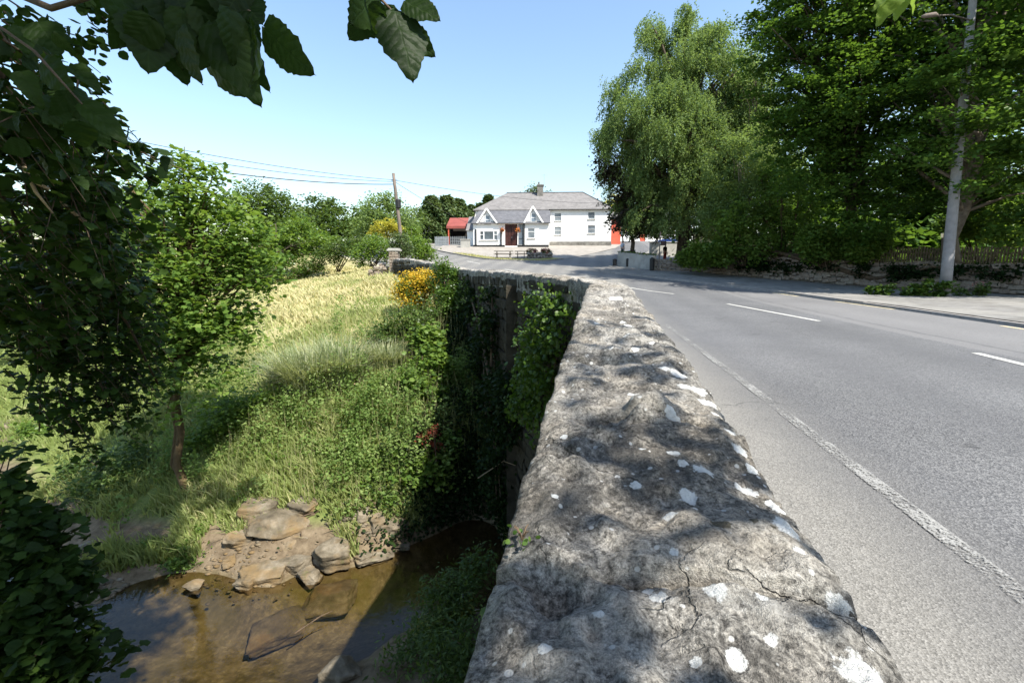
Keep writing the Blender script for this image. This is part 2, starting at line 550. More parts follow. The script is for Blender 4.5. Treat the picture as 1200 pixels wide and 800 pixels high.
    t.done(t.bsdf(t.ramp(c, [(.3, (.10, .12, .14)), (.7, (.20, .225, .245))]), .15, .6))
    t = NT('gable_glass')
    t.done(t.bsdf((.16, .20, .25), .12, .6))
make_materials()
M = MATS

# ------------------------------------------------------------------ mesh helpers
def mesh_np(name, V, F, mat, attrs=None, smooth_shade=False, mats=None, midx=None):
    V = np.asarray(V, np.float32)
    F = np.asarray(F, np.int32)
    me = bpy.data.meshes.new(name)
    me.vertices.add(len(V))
    me.vertices.foreach_set('co', V.ravel())
    k = F.shape[1]
    me.loops.add(F.size)
    me.loops.foreach_set('vertex_index', F.ravel())
    me.polygons.add(len(F))
    me.polygons.foreach_set('loop_start', np.arange(0, F.size, k, dtype=np.int32))
    me.polygons.foreach_set('loop_total', np.full(len(F), k, np.int32))
    if smooth_shade:
        me.polygons.foreach_set('use_smooth', np.ones(len(F), bool))
    for nm in (mats or [mat]):
        me.materials.append(M[nm])
    if midx is not None:
        me.polygons.foreach_set('material_index', np.asarray(midx, np.int32))
    for an, av in (attrs or {}).items():
        a = me.attributes.new(an, 'FLOAT', 'POINT')
        a.data.foreach_set('value', np.asarray(av, np.float32))
    me.update(calc_edges=True)
    me.validate()
    return me

class MB:
    def __init__(self):
        self.v = []
        self.f = []
    def quad(self, a, b, c, d):
        i = len(self.v)
        self.v += [tuple(a), tuple(b), tuple(c), tuple(d)]
        self.f.append((i, i + 1, i + 2, i + 3))
        return self
    def tri(self, a, b, c):
        i = len(self.v)
        self.v += [tuple(a), tuple(b), tuple(c)]
        self.f.append((i, i + 1, i + 2))
        return self
    def box(self, x0, x1, y0, y1, z0, z1):
        i = len(self.v)
        self.v += [(x, y, z) for z in (z0, z1) for x, y in ((x0, y0), (x1, y0), (x1, y1), (x0, y1))]
        for f in ((3, 2, 1, 0), (4, 5, 6, 7), (0, 1, 5, 4), (1, 2, 6, 5), (2, 3, 7, 6), (3, 0, 4, 7)):
            self.f.append(tuple(i + k for k in f))
        return self
    def bar(self, p, q, w, h=None):
        h = h or w
        p, q = Vector(p), Vector(q)
        d = (q - p).normalized()
        up = Vector((0, 0, 1)) if abs(d.z) < .95 else Vector((0, 1, 0))
        s = d.cross(up).normalized() * (w / 2)
        u = s.cross(d).normalized() * (h / 2)
        i = len(self.v)
        for c in (p, q):
            self.v += [tuple(c - s - u), tuple(c + s - u), tuple(c + s + u), tuple(c - s + u)]
        for f in ((3, 2, 1, 0), (4, 5, 6, 7), (0, 1, 5, 4), (1, 2, 6, 5), (2, 3, 7, 6), (3, 0, 4, 7)):
            self.f.append(tuple(i + k for k in f))
        return self
    def tube(self, pts, radii, sides=7, cap=True):
        pts = [Vector(p) for p in pts]
        n = len(pts)
        i0 = len(self.v)
        ref = Vector((.31, .87, .12))
        for k in range(n):
            d = (pts[min(k + 1, n - 1)] - pts[max(k - 1, 0)])
            d = d.normalized() if d.length > 1e-9 else Vector((0, 0, 1))
            a = d.cross(ref)
            if a.length < .05:
                a = d.cross(Vector((1, 0, 0)))
            a.normalize()
            b = d.cross(a)
            r = radii[k] if hasattr(radii, '__len__') else radii
            for j in range(sides):
                t = 2 * math.pi * j / sides
                self.v.append(tuple(pts[k] + a * (math.cos(t) * r) + b * (math.sin(t) * r)))
        for k in range(n - 1):
            for j in range(sides):
                a = i0 + k * sides + j
                b = i0 + k * sides + (j + 1) % sides
                self.f.append((a, b, b + sides, a + sides))
        if cap:
            self.f.append(tuple(i0 + j for j in reversed(range(sides))))
            self.f.append(tuple(i0 + (n - 1) * sides + j for j in range(sides)))
        return self
    def lathe(self, c, prof, sides=12):
        return self.tube([(c[0], c[1], c[2] + z) for r, z in prof], [r for r, z in prof], sides)
    def mesh(self, name, mat, sm=False):
        me = bpy.data.meshes.new(name)
        me.from_pydata(self.v, [], self.f)
        me.materials.append(M[mat])
        if sm:
            me.polygons.foreach_set('use_smooth', np.ones(len(me.polygons), bool))
        me.update()
        return me

def obj(name, me, parent=None):
    o = bpy.data.objects.new(name, me)
    COL.objects.link(o)
    if parent is not None:
        o.parent = parent
        o.matrix_parent_inverse = root_mat(parent).inverted()
    return o
def root_mat(o):
    m = o.matrix_basis.copy()
    if o.parent is not None:
        m = root_mat(o.parent) @ o.matrix_parent_inverse @ m
    return m
def tag(o, label, cat, group=None):
    o['label'] = label
    o['category'] = cat
    if group:
        o['group'] = group
    return o
def thing(name, label, cat, loc, group=None, rz=0.0):
    o = bpy.data.objects.new(name, None)
    o.empty_display_size = .2
    o.location = Vector([float(v) for v in loc])
    o.rotation_euler = (0, 0, rz)
    COL.objects.link(o)
    return tag(o, label, cat, group)
def local(name, me, parent):
    o = bpy.data.objects.new(name, me)
    COL.objects.link(o)
    o.parent = parent
    return o
def structure(o):
    o['kind'] = 'structure'
    return o
def stuff(o):
    o['kind'] = 'stuff'
    return o

# ------------------------------------------------------------------ leaf machinery
T_RHOMB = (np.array([(0, 0, 0), (.36, .45, -.06), (0, 1, -.05), (-.36, .45, -.06)]), np.array([(0, 1, 2), (0, 2, 3)]))
T_SLIM = (np.array([(0, 0, 0), (.17, .4, -.03), (0, 1, -.05), (-.17, .4, -.03)]), np.array([(0, 1, 2), (0, 2, 3)]))
def _fan(pts):
    v = [(0, .42, .05)] + [(x, y, -.10 * (abs(x) * 2) ** 1.5 - .10 * max(0, y - .45)) for x, y in pts]
    n = len(pts)
    return np.array(v), np.array([(0, 1 + i, 1 + (i + 1) % n) for i in range(n)])
T_IVY = _fan([(0, 0), (.42, .12), (.33, .42), (.46, .68), (0, 1.0), (-.46, .68), (-.33, .42), (-.42, .12)])
T_BROAD = _fan([(0, 0), (.34, .10), (.48, .40), (.33, .74), (0, 1.0), (-.33, .74), (-.48, .40), (-.34, .10)])

def nrmz(a):
    return a / np.maximum(np.linalg.norm(a, axis=1, keepdims=True), 1e-9)
def leaves(pts, size, tmpl, droop=.5, up=1.0, spread=.55, r=rng, tip=None):
    N = len(pts)
    n = nrmz(np.array([0, 0, up]) + r.normal(0, spread, (N, 3)))
    if tip is None:
        tip = np.concatenate([r.normal(0, 1, (N, 2)), np.full((N, 1), -droop) + r.normal(0, .3, (N, 1))], 1)
    tdir = tip - (tip * n).sum(1, keepdims=True) * n
    tdir = nrmz(tdir)
    sd = np.cross(tdir, n)
    tv, tf = tmpl
    s = np.asarray(size, float).reshape(-1, 1, 1) * np.ones((N, 1, 1))
    V = pts[:, None, :] + s * (tv[None, :, 0:1] * sd[:, None, :] + tv[None, :, 1:2] * tdir[:, None, :] + tv[None, :, 2:3] * n[:, None, :])
    k = len(tv)
    F = (tf[None] + (np.arange(N) * k)[:, None, None]).reshape(-1, 3)
    return V.reshape(-1, 3), F, k
def leaf_mesh(name, pts, size, tmpl, mat, lv, **kw):
    V, F, k = leaves(pts, size, tmpl, **kw)
    return mesh_np(name, V, F, mat, {'lv': np.repeat(lv, k)})

def crown_points(blobs, n, clump=.5, per=60, shell=.45, flat=.6, r=rng):
    """blobs: rows of cx cy cz rx ry rz; leaves gather in clumps spread through each blob"""
    b = np.array(blobs, float)
    w = (b[:, 3] * b[:, 5]) ** 1.1
    w /= w.sum()
    nc = max(3, int(n / per))
    which = r.choice(len(b), nc, p=w)
    d = nrmz(r.normal(0, 1, (nc, 3)))
    u = shell + (1 - shell) * r.random((nc, 1)) ** .6
    u = u * (1 + .16 * vnoise(d * 2.2 + which[:, None] * 3.1, 5)[:, None])
    C = b[which, :3] + d * b[which, 3:6] * u
    k = r.integers(int(per * .5), int(per * 1.5), nc)
    idx = np.repeat(np.arange(nc), k)
    cs = clump * (.55 + .9 * r.random(nc))
    pts = C[idx] + np.clip(r.normal(0, 1, (len(idx), 3)), -1.9, 1.9) * np.array([1, 1, flat]) * cs[idx, None] * .62
    lv = np.clip(.5 + r.normal(0, .14, nc)[idx] + r.normal(0, .16, len(idx)), 0, 1)
    return pts, lv, C

def limbs(mb, trunk, C, count, r0, r=rng, sides=5):
    """curved limbs from the trunk polyline to chosen clump centres"""
    tp = [Vector(p) for p in trunk]
    zs = [p.z for p in tp]
    sel = r.choice(len(C), min(count, len(C)), replace=False)
    for i in sel:
        c = Vector(C[i])
        zt = min(max(zs[0] + (c.z - zs[0]) * (.45 + .3 * r.random()), zs[0] + .25 * (zs[-1] - zs[0])), zs[-1])
        for k in range(len(tp) - 1):
            if tp[k].z <= zt <= tp[k + 1].z:
                f = (zt - tp[k].z) / max(1e-6, tp[k + 1].z - tp[k].z)
                s = tp[k].lerp(tp[k + 1], f)
                break
        else:
            s = tp[-1]
        d = c - s
        pts = []
        for j in range(5):
            f = j / 4
            p = s + d * f + Vector((0, 0, .12 * d.length * math.sin(math.pi * f)))
            p += Vector(r.normal(0, .035, 3)) * d.length * (1 if 0 < j < 4 else 0)
            pts.append(p)
        rr = r0 * (.25 + .45 * min(1, d.length / 6))
        mb.tube(pts, [rr, rr * .8, rr * .55, rr * .35, rr * .12], sides, False)

def px_blobs(rows):
    """rows: px, py, radius px, distance Y, depth stretch -> world blobs"""
    out = []
    for row in rows:
        px, py, rp, Y = row[:4]
        c = P(px, py, Y)
        R = rp / FPX * Y
        ry = R * (row[4] if len(row) > 4 else .9)
        rz = R * (row[5] if len(row) > 5 else .9)
        out.append((c[0], c[1], c[2], R, ry, rz))
    return out

def tree(name, label, base, trunk_top, r0, blobs, n, leafsize, mat, tmpl=T_RHOMB, clump=.6, per=60, shell=.4, bark='bark', nlimb=40, group=None, cat='tree', bend=.04, seed=1, leaf_kw=None, flat=.6):
    r = np.random.default_rng(seed)
    base = np.array(base, float)
    tt = np.array(trunk_top, float)
    t = thing(name, label, cat, base, group)
    L = np.linalg.norm(tt - base)
    pts, rad = [], []
    for k in range(9):
        f = k / 8
        p = base + (tt - base) * f + r.normal(0, bend * L * .3, 3) * np.array([1, 1, 0]) * (1 if 0 < k < 8 else 0)
        pts.append(p)
        rad.append(r0 * ((1.25 if k == 0 else 1) * (1 - .8 * f)))
    pts[0] = base - np.array([0, 0, .25])
    lp, lv, C = crown_points(blobs, n, clump, per, shell, flat, r)
    mb = MB()
    mb.tube(pts, rad, 9)
    limbs(mb, pts, C, nlimb, r0 * .5, r)
    obj('trunk', mb.mesh('trunk', bark, True), t)
    sz = leafsize * (.65 + .7 * r.random(len(lp)))
    o = obj('crown', leaf_mesh('crown', lp, sz, tmpl, mat, lv, r=r, **(leaf_kw or {})), t)
    return t

def bush(name, label, blobs, n, leafsize, mat, base=None, tmpl=T_RHOMB, clump=.25, per=40, shell=.35, cat='bush', group=None, seed=1, extra=None, flat=.8, leaf_kw=None, stems=10):
    r = np.random.default_rng(seed)
    b = np.array(blobs, float)
    if base is None:
        base = b[:, :3].mean(0)
        base[2] = (b[:, 2] - b[:, 5]).min()
    t = thing(name, label, cat, base, group)
    lp, lv, C = crown_points(blobs, n, clump, per, shell, flat, r)
    mb = MB()
    sel = r.choice(len(C), min(stems, len(C)), replace=False)
    for i in sel:
        c = Vector(C[i])
        s = Vector(base) + Vector((r.normal(0, .1), r.normal(0, .1), -.1))
        m = s.lerp(c, .5) + Vector((0, 0, .1 * (c - s).length))
        h = max(.008, .012 * (c - s).length)
        mb.tube([s, m, c], [h * 1.3, h, h * .4], 5, False)
    obj('stem', mb.mesh('stem', 'twig', True), t)
    sz = leafsize * (.65 + .7 * r.random(len(lp)))
    obj('foliage', leaf_mesh('foliage', lp, sz, tmpl, mat, lv, r=r, **(leaf_kw or {})), t)
    if extra:
        emat, en, esz, nm = extra
        lp2, lv2, _ = crown_points(blobs, en, clump, per, max(shell, .8), flat, r)
        stuff(obj(nm, leaf_mesh(nm, lp2, esz * (.7 + .6 * r.random(len(lp2))), tmpl, emat, lv2, r=r), t))
    return t

# ------------------------------------------------------------------ wall line of the bridge
WALL_L = np.array([(-.16 + .196 * -3, -3), (-.16, 0), (-.16 + .196 * 5.6, 5.6)])
def near_left(y):
    return -.16 + .196 * np.asarray(y, float)
NEAR_W = interp([(-3, .56), (.5, .56), (1.3, .54), (2.3, .53), (4.5, .47), (5.6, .47)])
TOP = interp([(-3, .78), (.3, .80), (.5, .80), (.71, .82), (1.3, .87), (2.3, .95), (3.4, 1.03), (4.5, 1.10), (5.6, 1.145), (7, 1.21), (10, 1.285), (16, 1.345), (22, 1.72), (25, 1.95), (29, 2.05)])
FAR = np.array([(1.00, 5.45), (.62, 7.0), (-.10, 10.0), (-1.62, 16.0), (-4.1, 22.0), (-7.2, 28.2)])   # river-side edge of the far parapet
FAR_X = lambda y: np.interp(y, FAR[:, 1], FAR[:, 0])
_left_edge_pts = [(-2.6, -60), (-.75, -3), (-.16, 0), (.94, 5.6)] + [tuple(p) for p in FAR[1:]] + [(-9.5, 36), (-14, 46), (-22, 56), (-40, 75), (-70, 110), (-300, 600)]
_le = np.array(_left_edge_pts)
def wall_x(y):
    return np.interp(y, _le[:, 1], _le[:, 0])

# ------------------------------------------------------------------ terrain on the river side
WATER = -4.7
ctrl = []
def cp(px, py, z):
    g = G(px, py, z)
    ctrl.append((g[0], g[1], z))
for q in [(95, 705), (140, 692), (190, 676), (235, 672), (275, 678), (320, 690), (360, 668), (400, 668), (440, 655), (478, 640)]:
    cp(*q, -4.7)
for q in [(110, 770, -5.0), (190, 730, -4.98), (260, 735, -5.1), (330, 740, -5.15), (420, 710, -5.2), (500, 680, -5.25), (300, 790, -5.1), (200, 790, -5.05), (545, 640, -5.2)]:
    cp(*q)
for q in [(395, 798, -4.55), (470, 760, -4.4), (520, 735, -4.3)]:
    cp(*q)
for q in [(130, 650, -4.45), (215, 640, -4.35), (300, 640, -4.3), (215, 572, -3.75), (150, 590, -4.0), (60, 585, -4.25), (90, 640, -4.45), (330, 600, -4.0), (380, 595, -3.9),
          (430, 600, -4.0), (470, 590, -4.0), (300, 520, -3.0), (380, 540, -3.2), (450, 540, -3.2), (505, 545, -3.3), (240, 480, -2.6), (320, 470, -2.45), (375, 430, -1.5),
          (440, 440, -1.7), (500, 440, -1.8), (430, 385, -.7), (500, 380, -.6), (250, 400, -1.3), (60, 480, -3.7), (20, 440, -3.0)]:
    cp(*q)
for q in [(340, 345, .0), (260, 350, -.25), (300, 365, -.5), (390, 335, .5), (440, 322, 1.0), (420, 350, .0), (180, 360, -.6)]:
    cp(*q)
ctrl += [(.4, 7.0, -4.6), (.0, 9.5, -4.5), (-.6, 11.5, -3.1), (-1.1, 13.5, -1.8), (-1.7, 16, -.55), (-4.2, 22, .45), (-7, 28, 1.15), (-.6, 5, -4.2), (-1.3, 3, -4.0), (-.6, 1, -3.6),
         (-2.5, -3, -3.3), (-6, -6, -3.2), (-12, -6, -3.6), (-9, 2.5, -5.0), (-13, 4, -4.95), (-18, 9, -4.9), (-20, 15, -4.9), (-24, 18, -4.7), (-27, 26, -3.2), (-24, 32, -1.2),
         (-40, 24, -2.5), (-40, 10, -3.4), (-30, 5, -4.0), (-16, 36, .5), (-10, 36, 1.4), (-30, 42, .7), (-20, 45, 1.6)]
ctrl = np.array(ctrl)
def tps_fit(c, lam=.02):
    n = len(c)
    d = np.linalg.norm(c[:, None, :2] - c[None, :, :2], axis=2)
    K = np.where(d > 0, d * d * np.log(np.maximum(d, 1e-9)), 0) + lam * np.eye(n) * 3
    Pm = np.hstack([np.ones((n, 1)), c[:, :2]])
    A = np.vstack([np.hstack([K, Pm]), np.hstack([Pm.T, np.zeros((3, 3))])])
    return np.linalg.solve(A, np.concatenate([c[:, 2], np.zeros(3)]))
_tw = tps_fit(ctrl)
def bank_z(x, y):
    x = np.asarray(x, float).ravel()
    y = np.asarray(y, float).ravel()
    xc = np.clip(x, -42, 3)
    yc = np.clip(y, -7, 46)
    out = np.zeros(len(x))
    for s in range(0, len(x), 20000):
        e = slice(s, s + 20000)
        d = np.hypot(xc[e, None] - ctrl[None, :, 0], yc[e, None] - ctrl[None, :, 1])
        U = np.where(d > 0, d * d * np.log(np.maximum(d, 1e-9)), 0)
        out[e] = U @ _tw[:-3] + _tw[-3] + _tw[-2] * xc[e] + _tw[-1] * yc[e]
    out = np.clip(out, -5.35, 4)
    p = np.stack([x, y, np.zeros_like(x)], 1)
    out += .07 * fbm(p * .7, 3, 3) + .03 * fbm(p * 2.6, 3, 9)
    k = smooth(34, 56, y)
    out = out * (1 - k) + (zr(y) - .15) * k
    return out

# ------------------------------------------------------------------ ground sheets, road, footpath
def build_ground():
    ys = np.concatenate([[-60, -30, -15], np.arange(-8, 32, .2), np.arange(32, 60, 1.0), np.array([60, 70, 85, 110, 150, 220, 320, 450])])
    off = np.concatenate([np.arange(0, 26, .2), np.arange(26, 50, 1.0), np.array([50, 60, 80, 120, 180, 260, 340])])
    Yg, Og = np.meshgrid(ys, off, indexing='ij')
    Xg = wall_x(Yg) + .20 - Og
    Z = bank_z(Xg, Yg).reshape(Xg.shape)
    V = np.stack([Xg, Yg, Z], 2).reshape(-1, 3)
    a, b = len(ys), len(off)
    i = (np.arange(a - 1)[:, None] * b + np.arange(b - 1)[None]).ravel()
    F = np.stack([i, i + b, i + b + 1, i + 1], 1)
    structure(obj('meadow_terrain', mesh_np('meadow_terrain', V, F, 'meadow_ground', smooth_shade=True)))
    # the other side: one sheet under road, village and wood
    off = np.concatenate([np.arange(0, 30, 1.0), np.array([30, 36, 45, 60, 90, 150, 300, 500])])
    ys = np.concatenate([[-60, -30, -15], np.arange(-8, 70, .5), np.array([70, 75, 80, 90, 110, 150, 220, 320, 450])])
    Yg, Og = np.meshgrid(ys, off, indexing='ij')
    Xg = wall_x(Yg) + .20 + Og
    Z = zr(Yg) - .03
    V = np.stack([Xg, Yg, Z], 2).reshape(-1, 3)
    a, b = len(ys), len(off)
    i = (np.arange(a - 1)[:, None] * b + np.arange(b - 1)[None]).ravel()
    F = np.stack([i, i + 1, i + b + 1, i + b], 1)
    structure(obj('ground', mesh_np('ground', V, F, 'footpath_concrete', smooth_shade=True)))

KERB = np.array([(8.2, -12), (9.2, -4), (12.0, 10.7), (12.9, 15.2), (13.5, 19), (13.75, 23), (13.1, 26.5), (11.5, 29.7), (9.4, 33), (6.9, 36.6)])
def poly_s(pts, n):
    pts = np.asarray(pts, float)
    d = np.concatenate([[0], np.cumsum(np.linalg.norm(np.diff(pts, axis=0), axis=1))])
    s = np.linspace(0, d[-1], n)
    q = np.stack([np.interp(s, d, pts[:, k]) for k in range(pts.shape[1])], 1)
    for _ in range(3):
        q[1:-1] = (q[:-2] + 2 * q[1:-1] + q[2:]) / 4
    return q
def ribbon(name, L, R, n, m, mat, dz):
    a, b = poly_s(L, n), poly_s(R, n)
    t = np.linspace(0, 1, m)[None, :, None]
    XY = a[:, None, :] * (1 - t) + b[:, None, :] * t
    Z = zr(XY[:, :, 1]) + dz
    V = np.concatenate([XY, Z[:, :, None]], 2).reshape(-1, 3)
    i = (np.arange(n - 1)[:, None] * m + np.arange(m - 1)[None]).ravel()
    F = np.stack([i, i + 1, i + m + 1, i + m], 1)
    return mesh_np(name, V, F, mat, smooth_shade=True)

def build_road():
    L = [(-2.6, -12), (.1, 0), (1.2, 5.6), (.6, 9), (-1.0, 16), (-2.2, 22), (-4.0, 30), (-6.5, 38), (-12, 50), (-20, 62), (-36, 82), (-60, 110)]
    R = [(8.2, -12), (11.0, 5), (12.0, 10.7), (12.9, 15.2), (13.5, 19), (13.75, 23), (13.1, 26.5), (11.5, 29.7), (8, 37), (2.5, 45.5), (-2.6, 48), (-8.3, 57), (-14, 64), (-32, 86), (-55, 113)]
    structure(obj('road', ribbon('road', L, R, 160, 24, 'asphalt', 0.0)))
    structure(obj('side_road', ribbon('side_road', [(1.5, 45.2), (4.0, 46.6), (5.3, 48.5), (8.9, 54), (13, 60), (15.5, 66), (19, 80)], [(7.2, 36.5), (8.6, 40.5), (9.6, 43), (11.5, 48), (16, 56), (19.5, 64), (24, 80)], 60, 10, 'asphalt', .012)))
    # pub forecourt
    structure(obj('forecourt', ribbon('forecourt', [(-9.5, 58.5), (-2.6, 48), (2.5, 45.6), (5.3, 48.5), (8.9, 54), (13.5, 61)], [(-9.5, 66), (-3, 66), (3, 66), (8, 66), (12, 66), (15.5, 66)], 40, 16, 'plaza_tarmac', .04)))
    # kerb along the forecourt and a strip of worn grass
    k = MB()
    q = poly_s([(-9.5, 58.5), (-2.6, 48), (0, 46.4), (2.5, 45.6), (4.0, 46.6), (5.3, 48.5)], 46)
    for a, b in zip(q[:-1], q[1:]):
        k.bar((a[0], a[1], float(zr(a[1])) + .05), (b[0], b[1], float(zr(b[1])) + .05), .16, .16)
    structure(obj('forecourt_kerb', k.mesh('forecourt_kerb', 'kerb_stone')))
    # footpath on the right with a real step
    wallb = [(19, -12), (22.5, 0), (24.6, 14), (23.4, 21), (20.4, 26), (17.1, 31), (13.7, 36), (11.2, 37.2), (8.5, 40.5)]
    structure(obj('footpath', ribbon('footpath', KERB + np.array([[.14, .0]]), wallb, 90, 12, 'footpath_concrete', .10)))
    kb = poly_s(KERB, 44)
    root = bpy.data.objects.new('kerb', None)
    COL.objects.link(root)
    structure(root)
    for a, b in zip(kb[:-1], kb[1:]):
        g = (b - a) / np.linalg.norm(b - a) * .008
        low = .035 if 6 < a[1] < 17 else .0
        m = MB().bar((a[0] + g[0], a[1] + g[1], float(zr(a[1])) + .035 - low), (b[0] - g[0], b[1] - g[1], float(zr(b[1])) + .035 - low), .15, .17)
        obj('kerb_block', m.mesh('kerb_block', 'kerb_stone'), root)
    # painted lines, each a sheet 4 to 6 mm over the road
    def line(name, pts, w, mat, n=30):
        q = poly_s(pts, n)
        tg = np.gradient(q, axis=0)
        tg /= np.linalg.norm(tg, axis=1, keepdims=True)
        nn = np.stack([tg[:, 1], -tg[:, 0]], 1) * w / 2
        A, B = q - nn, q + nn
        V = np.concatenate([np.c_[A, zr(A[:, 1]) + .007], np.c_[B, zr(B[:, 1]) + .007]])
        i = np.arange(n - 1)
        F = np.stack([i, i + n, i + n + 1, i + 1], 1)
        structure(obj(name, mesh_np(name, V, F, mat)))
    line('edge_line', [(1.2, -3), (1.76, 0), (2.06, 1.65), (2.75, 5.3), (3.42, 9.1), (3.75, 11.2)], .105, 'worn_white_paint')
    for a, b in (((7.45, 7.9 - .64), (6.95, 5.4)), ((8.2, 17.5), (8.0, 11.9)), ((6.85, 26.8), (8.0, 22.8)), ((3.5, 32.6), (5.2, 30.2)), ((-.6, 38.6), (1.2, 36.2)), ((-4.4, 46), (-3.0, 43.5)), ((-8.6, 53.6), (-7.2, 51.2)), ((-12.8, 60.6), (-11.4, 58.4))):
        line('centre_dash', [a, b], .13, 'fresh_white_paint', 12)
    line('give_way_line', [(2.4, 43.9), (4.6, 42.0), (6.6, 39.4)], .35, 'worn_white_paint')
    line('give_way_line', [(1.7, 43.2), (3.9, 41.3), (5.9, 38.8)], .3, 'worn_white_paint')
    for a, b in (((12.66, 15.2), (13.2, 18.8)), ((11.7, 10.9), (11.2, 8.6)), ((13.35, 23.6), (13.3, 21.4))):
        line('yellow_edge_dash', [a, b], .12, 'worn_yellow_paint', 12)
    # river
    V = np.array([(-60, -10, WATER), (1.3, -10, WATER), (1.3, 14, WATER), (-60, 26, WATER)])
    structure(obj('river_water', mesh_np('river_water', V, np.array([(0, 1, 2, 3)]), 'river_water')))
build_ground()
build_road()

# ------------------------------------------------------------------ bridge parapet
LICHEN = [(1020, 775, 28), (985, 695, 13), (921, 620, 16), (807, 585, 13), (786, 606, 10), (876, 563, 14), (910, 576, 12), (825, 552, 14), (838, 693, 14), (771, 690, 12),
          (882, 537, 9), (745, 572, 8), (800, 546, 8), (862, 762, 13), (892, 700, 8), (815, 765, 8), (812, 455, 20), (828, 470, 14), (840, 486, 9), (795, 440, 13), (778, 438, 9), (788, 495, 10),
          (743, 466, 9), (736, 345, 9), (722, 337, 10), (742, 356, 7), (720, 392, 5), (733, 398, 5), (745, 420, 6), (790, 537, 10), (752, 535, 6), (661, 515, 6), (650, 590, 6), (760, 680, 8), (790, 655, 7),
          (640, 760, 10), (700, 720, 9), (905, 740, 9), (940, 650, 10), (868, 520, 10), (855, 505, 9), (716, 420, 4), (730, 370, 5), (765, 405, 6), (700, 360, 5)]
MOSS = [(842, 625, 11), (882, 618, 6), (905, 624, 4)]
def on_top(px, py):
    z = .9
    for _ in range(6):
        g = G(px, py, z)
        z = float(TOP(min(max(g[1], -3), 6)))
    return g
def spot_field(V, spots):
    f = np.zeros(len(V))
    for px, py, rp in spots:
        g = on_top(px, py)
        dist = np.linalg.norm(g - np.array([0, 0, CAMZ]))
        rad = rp / FPX * dist * .82
        d = np.hypot((V[:, 0] - g[0]) / rad, (V[:, 1] - g[1]) / (rad * .95))
        f = np.maximum(f, 1 - d * .55)
    return np.clip(f, 0, 1)

def coping(v0, v1, edge, width, seed, res, relief=1.0, name='coping_stone', parent=None, tilt=(0, 0), chip=0.0):
    """one big cap stone: edge(v)->xy of the river side, running between stations v0 and v1"""
    nv = max(8, int((v1 - v0) / res))
    nu = max(8, int(width / res))
    r = np.random.default_rng(seed)
    us = np.linspace(0, 1, nu)
    vs = np.linspace(0, 1, nv)
    # skirts: three extra rings down each side and end
    sk = [(-.30, 0), (-.16, 0), (-.05, 0)]
    U = np.concatenate([[0, 0, 0], us, [1, 1, 1]])
    DU = np.concatenate([[-.34, -.18, -.07], np.zeros(nu), [-.07, -.18, -.34]])
    Vv = np.concatenate([[0, 0], vs, [1, 1]])
    DV = np.concatenate([[-.16, -.06], np.zeros(nv), [-.06, -.16]])
    uu, vv = np.meshgrid(U, Vv, indexing='ij')
    du, dv = np.meshgrid(DU, DV, indexing='ij')
    gap = .004
    sv = v0 + gap + (v1 - v0 - 2 * gap) * vv
    # wavy joint lines
    sv += (.016 * np.sin(uu * 5 + seed) + .009 * np.sin(uu * 13 + seed * 2)) * np.where(vv < .5, (1 - vv * 2), 0) if v0 > -2 else 0
    e = edge(sv)
    wd = width
    Xp = e[..., 0] + e[..., 2] * uu * wd
    Yp = e[..., 1] + e[..., 3] * uu * wd
    pts = np.stack([Xp, Yp, np.zeros_like(Xp)], 2).reshape(-1, 3)
    big = fbm(pts * 2.4, 3, 11)
    mid = fbm(pts * np.array([7.5, 6.0, 1]), 3, 12, .55)
    rid = fbm(pts * np.array([4.2, 5.4, 1]) + 7, 3, 13, .5, True)
    fine = fbm(pts * 34, 4, 14, .6)
    frac = np.tanh(5 * vnoise(pts * np.array([5.2, 4.4, 1]) + .8 * np.stack([big, mid, big], 1), 33)) + .5 * np.tanh(5 * vnoise(pts * 11 + mid[:, None], 34))
    pit = np.minimum(0, fbm(pts * 21, 3, 36, .6) + .25)
    h = relief * (.0085 * frac + .012 * pit + .011 * big + .008 * mid + .012 * np.maximum(0, rid - .2) - .012 * np.maximum(0, -rid - .3) + .0055 * fine)
    uf, vf = uu.ravel(), vv.ravel()
    # worn round edges
    eu = np.minimum(uf, 1 - uf) * wd
    ev = np.minimum(vf, 1 - vf) * (v1 - v0)
    h -= .022 * relief * np.exp(-eu / .022) + .008 * np.exp(-ev / .010)
    h -= relief * .05 * np.maximum(0, uf - .62) ** 1.2       # sheds a little to the road
    h += tilt[0] * (uf - .5) * wd + tilt[1] * (vf - .5) * (v1 - v0)
    z = TOP(sv.ravel()) + h + np.minimum(du.ravel(), 0) + np.minimum(dv.ravel(), 0)
    # sculpted lumps and hollows of the nearest stones
    for px, py, rad, amp, sharp in FEATURES:
        g = on_top(px, py)
        d = np.hypot(pts[:, 0] - g[0], (pts[:, 1] - g[1]) * 1.1) / rad
        d = d * (1 + .35 * vnoise(pts * 14, 21))
        z += amp * np.clip(1 - d ** sharp, 0, 1)
    lat = .006 * fbm(np.stack([pts[:, 1] * 6, z * 7, uf * 3], 1), 3, 31)
    pts[:, 0] += np.where(uf <= 0, -1, np.where(uf >= 1, 1, 0)) * (.006 + lat) * (1 + (du.ravel() < -.1) * .5)
    pts[:, 2] = z
    a, b = len(U), len(Vv)
    i = (np.arange(a - 1)[:, None] * b + np.arange(b - 1)[None]).ravel()
    F = np.stack([i, i + b, i + b + 1, i + 1], 1)
    at = {'lichen': spot_field(pts, LICHEN) if v0 < 6 else np.zeros(len(pts)), 'moss': spot_field(pts, MOSS) if v0 < 6 else np.zeros(len(pts))}
    return obj(name, mesh_np(name, pts, F, 'coping_rock', at, True), parent)

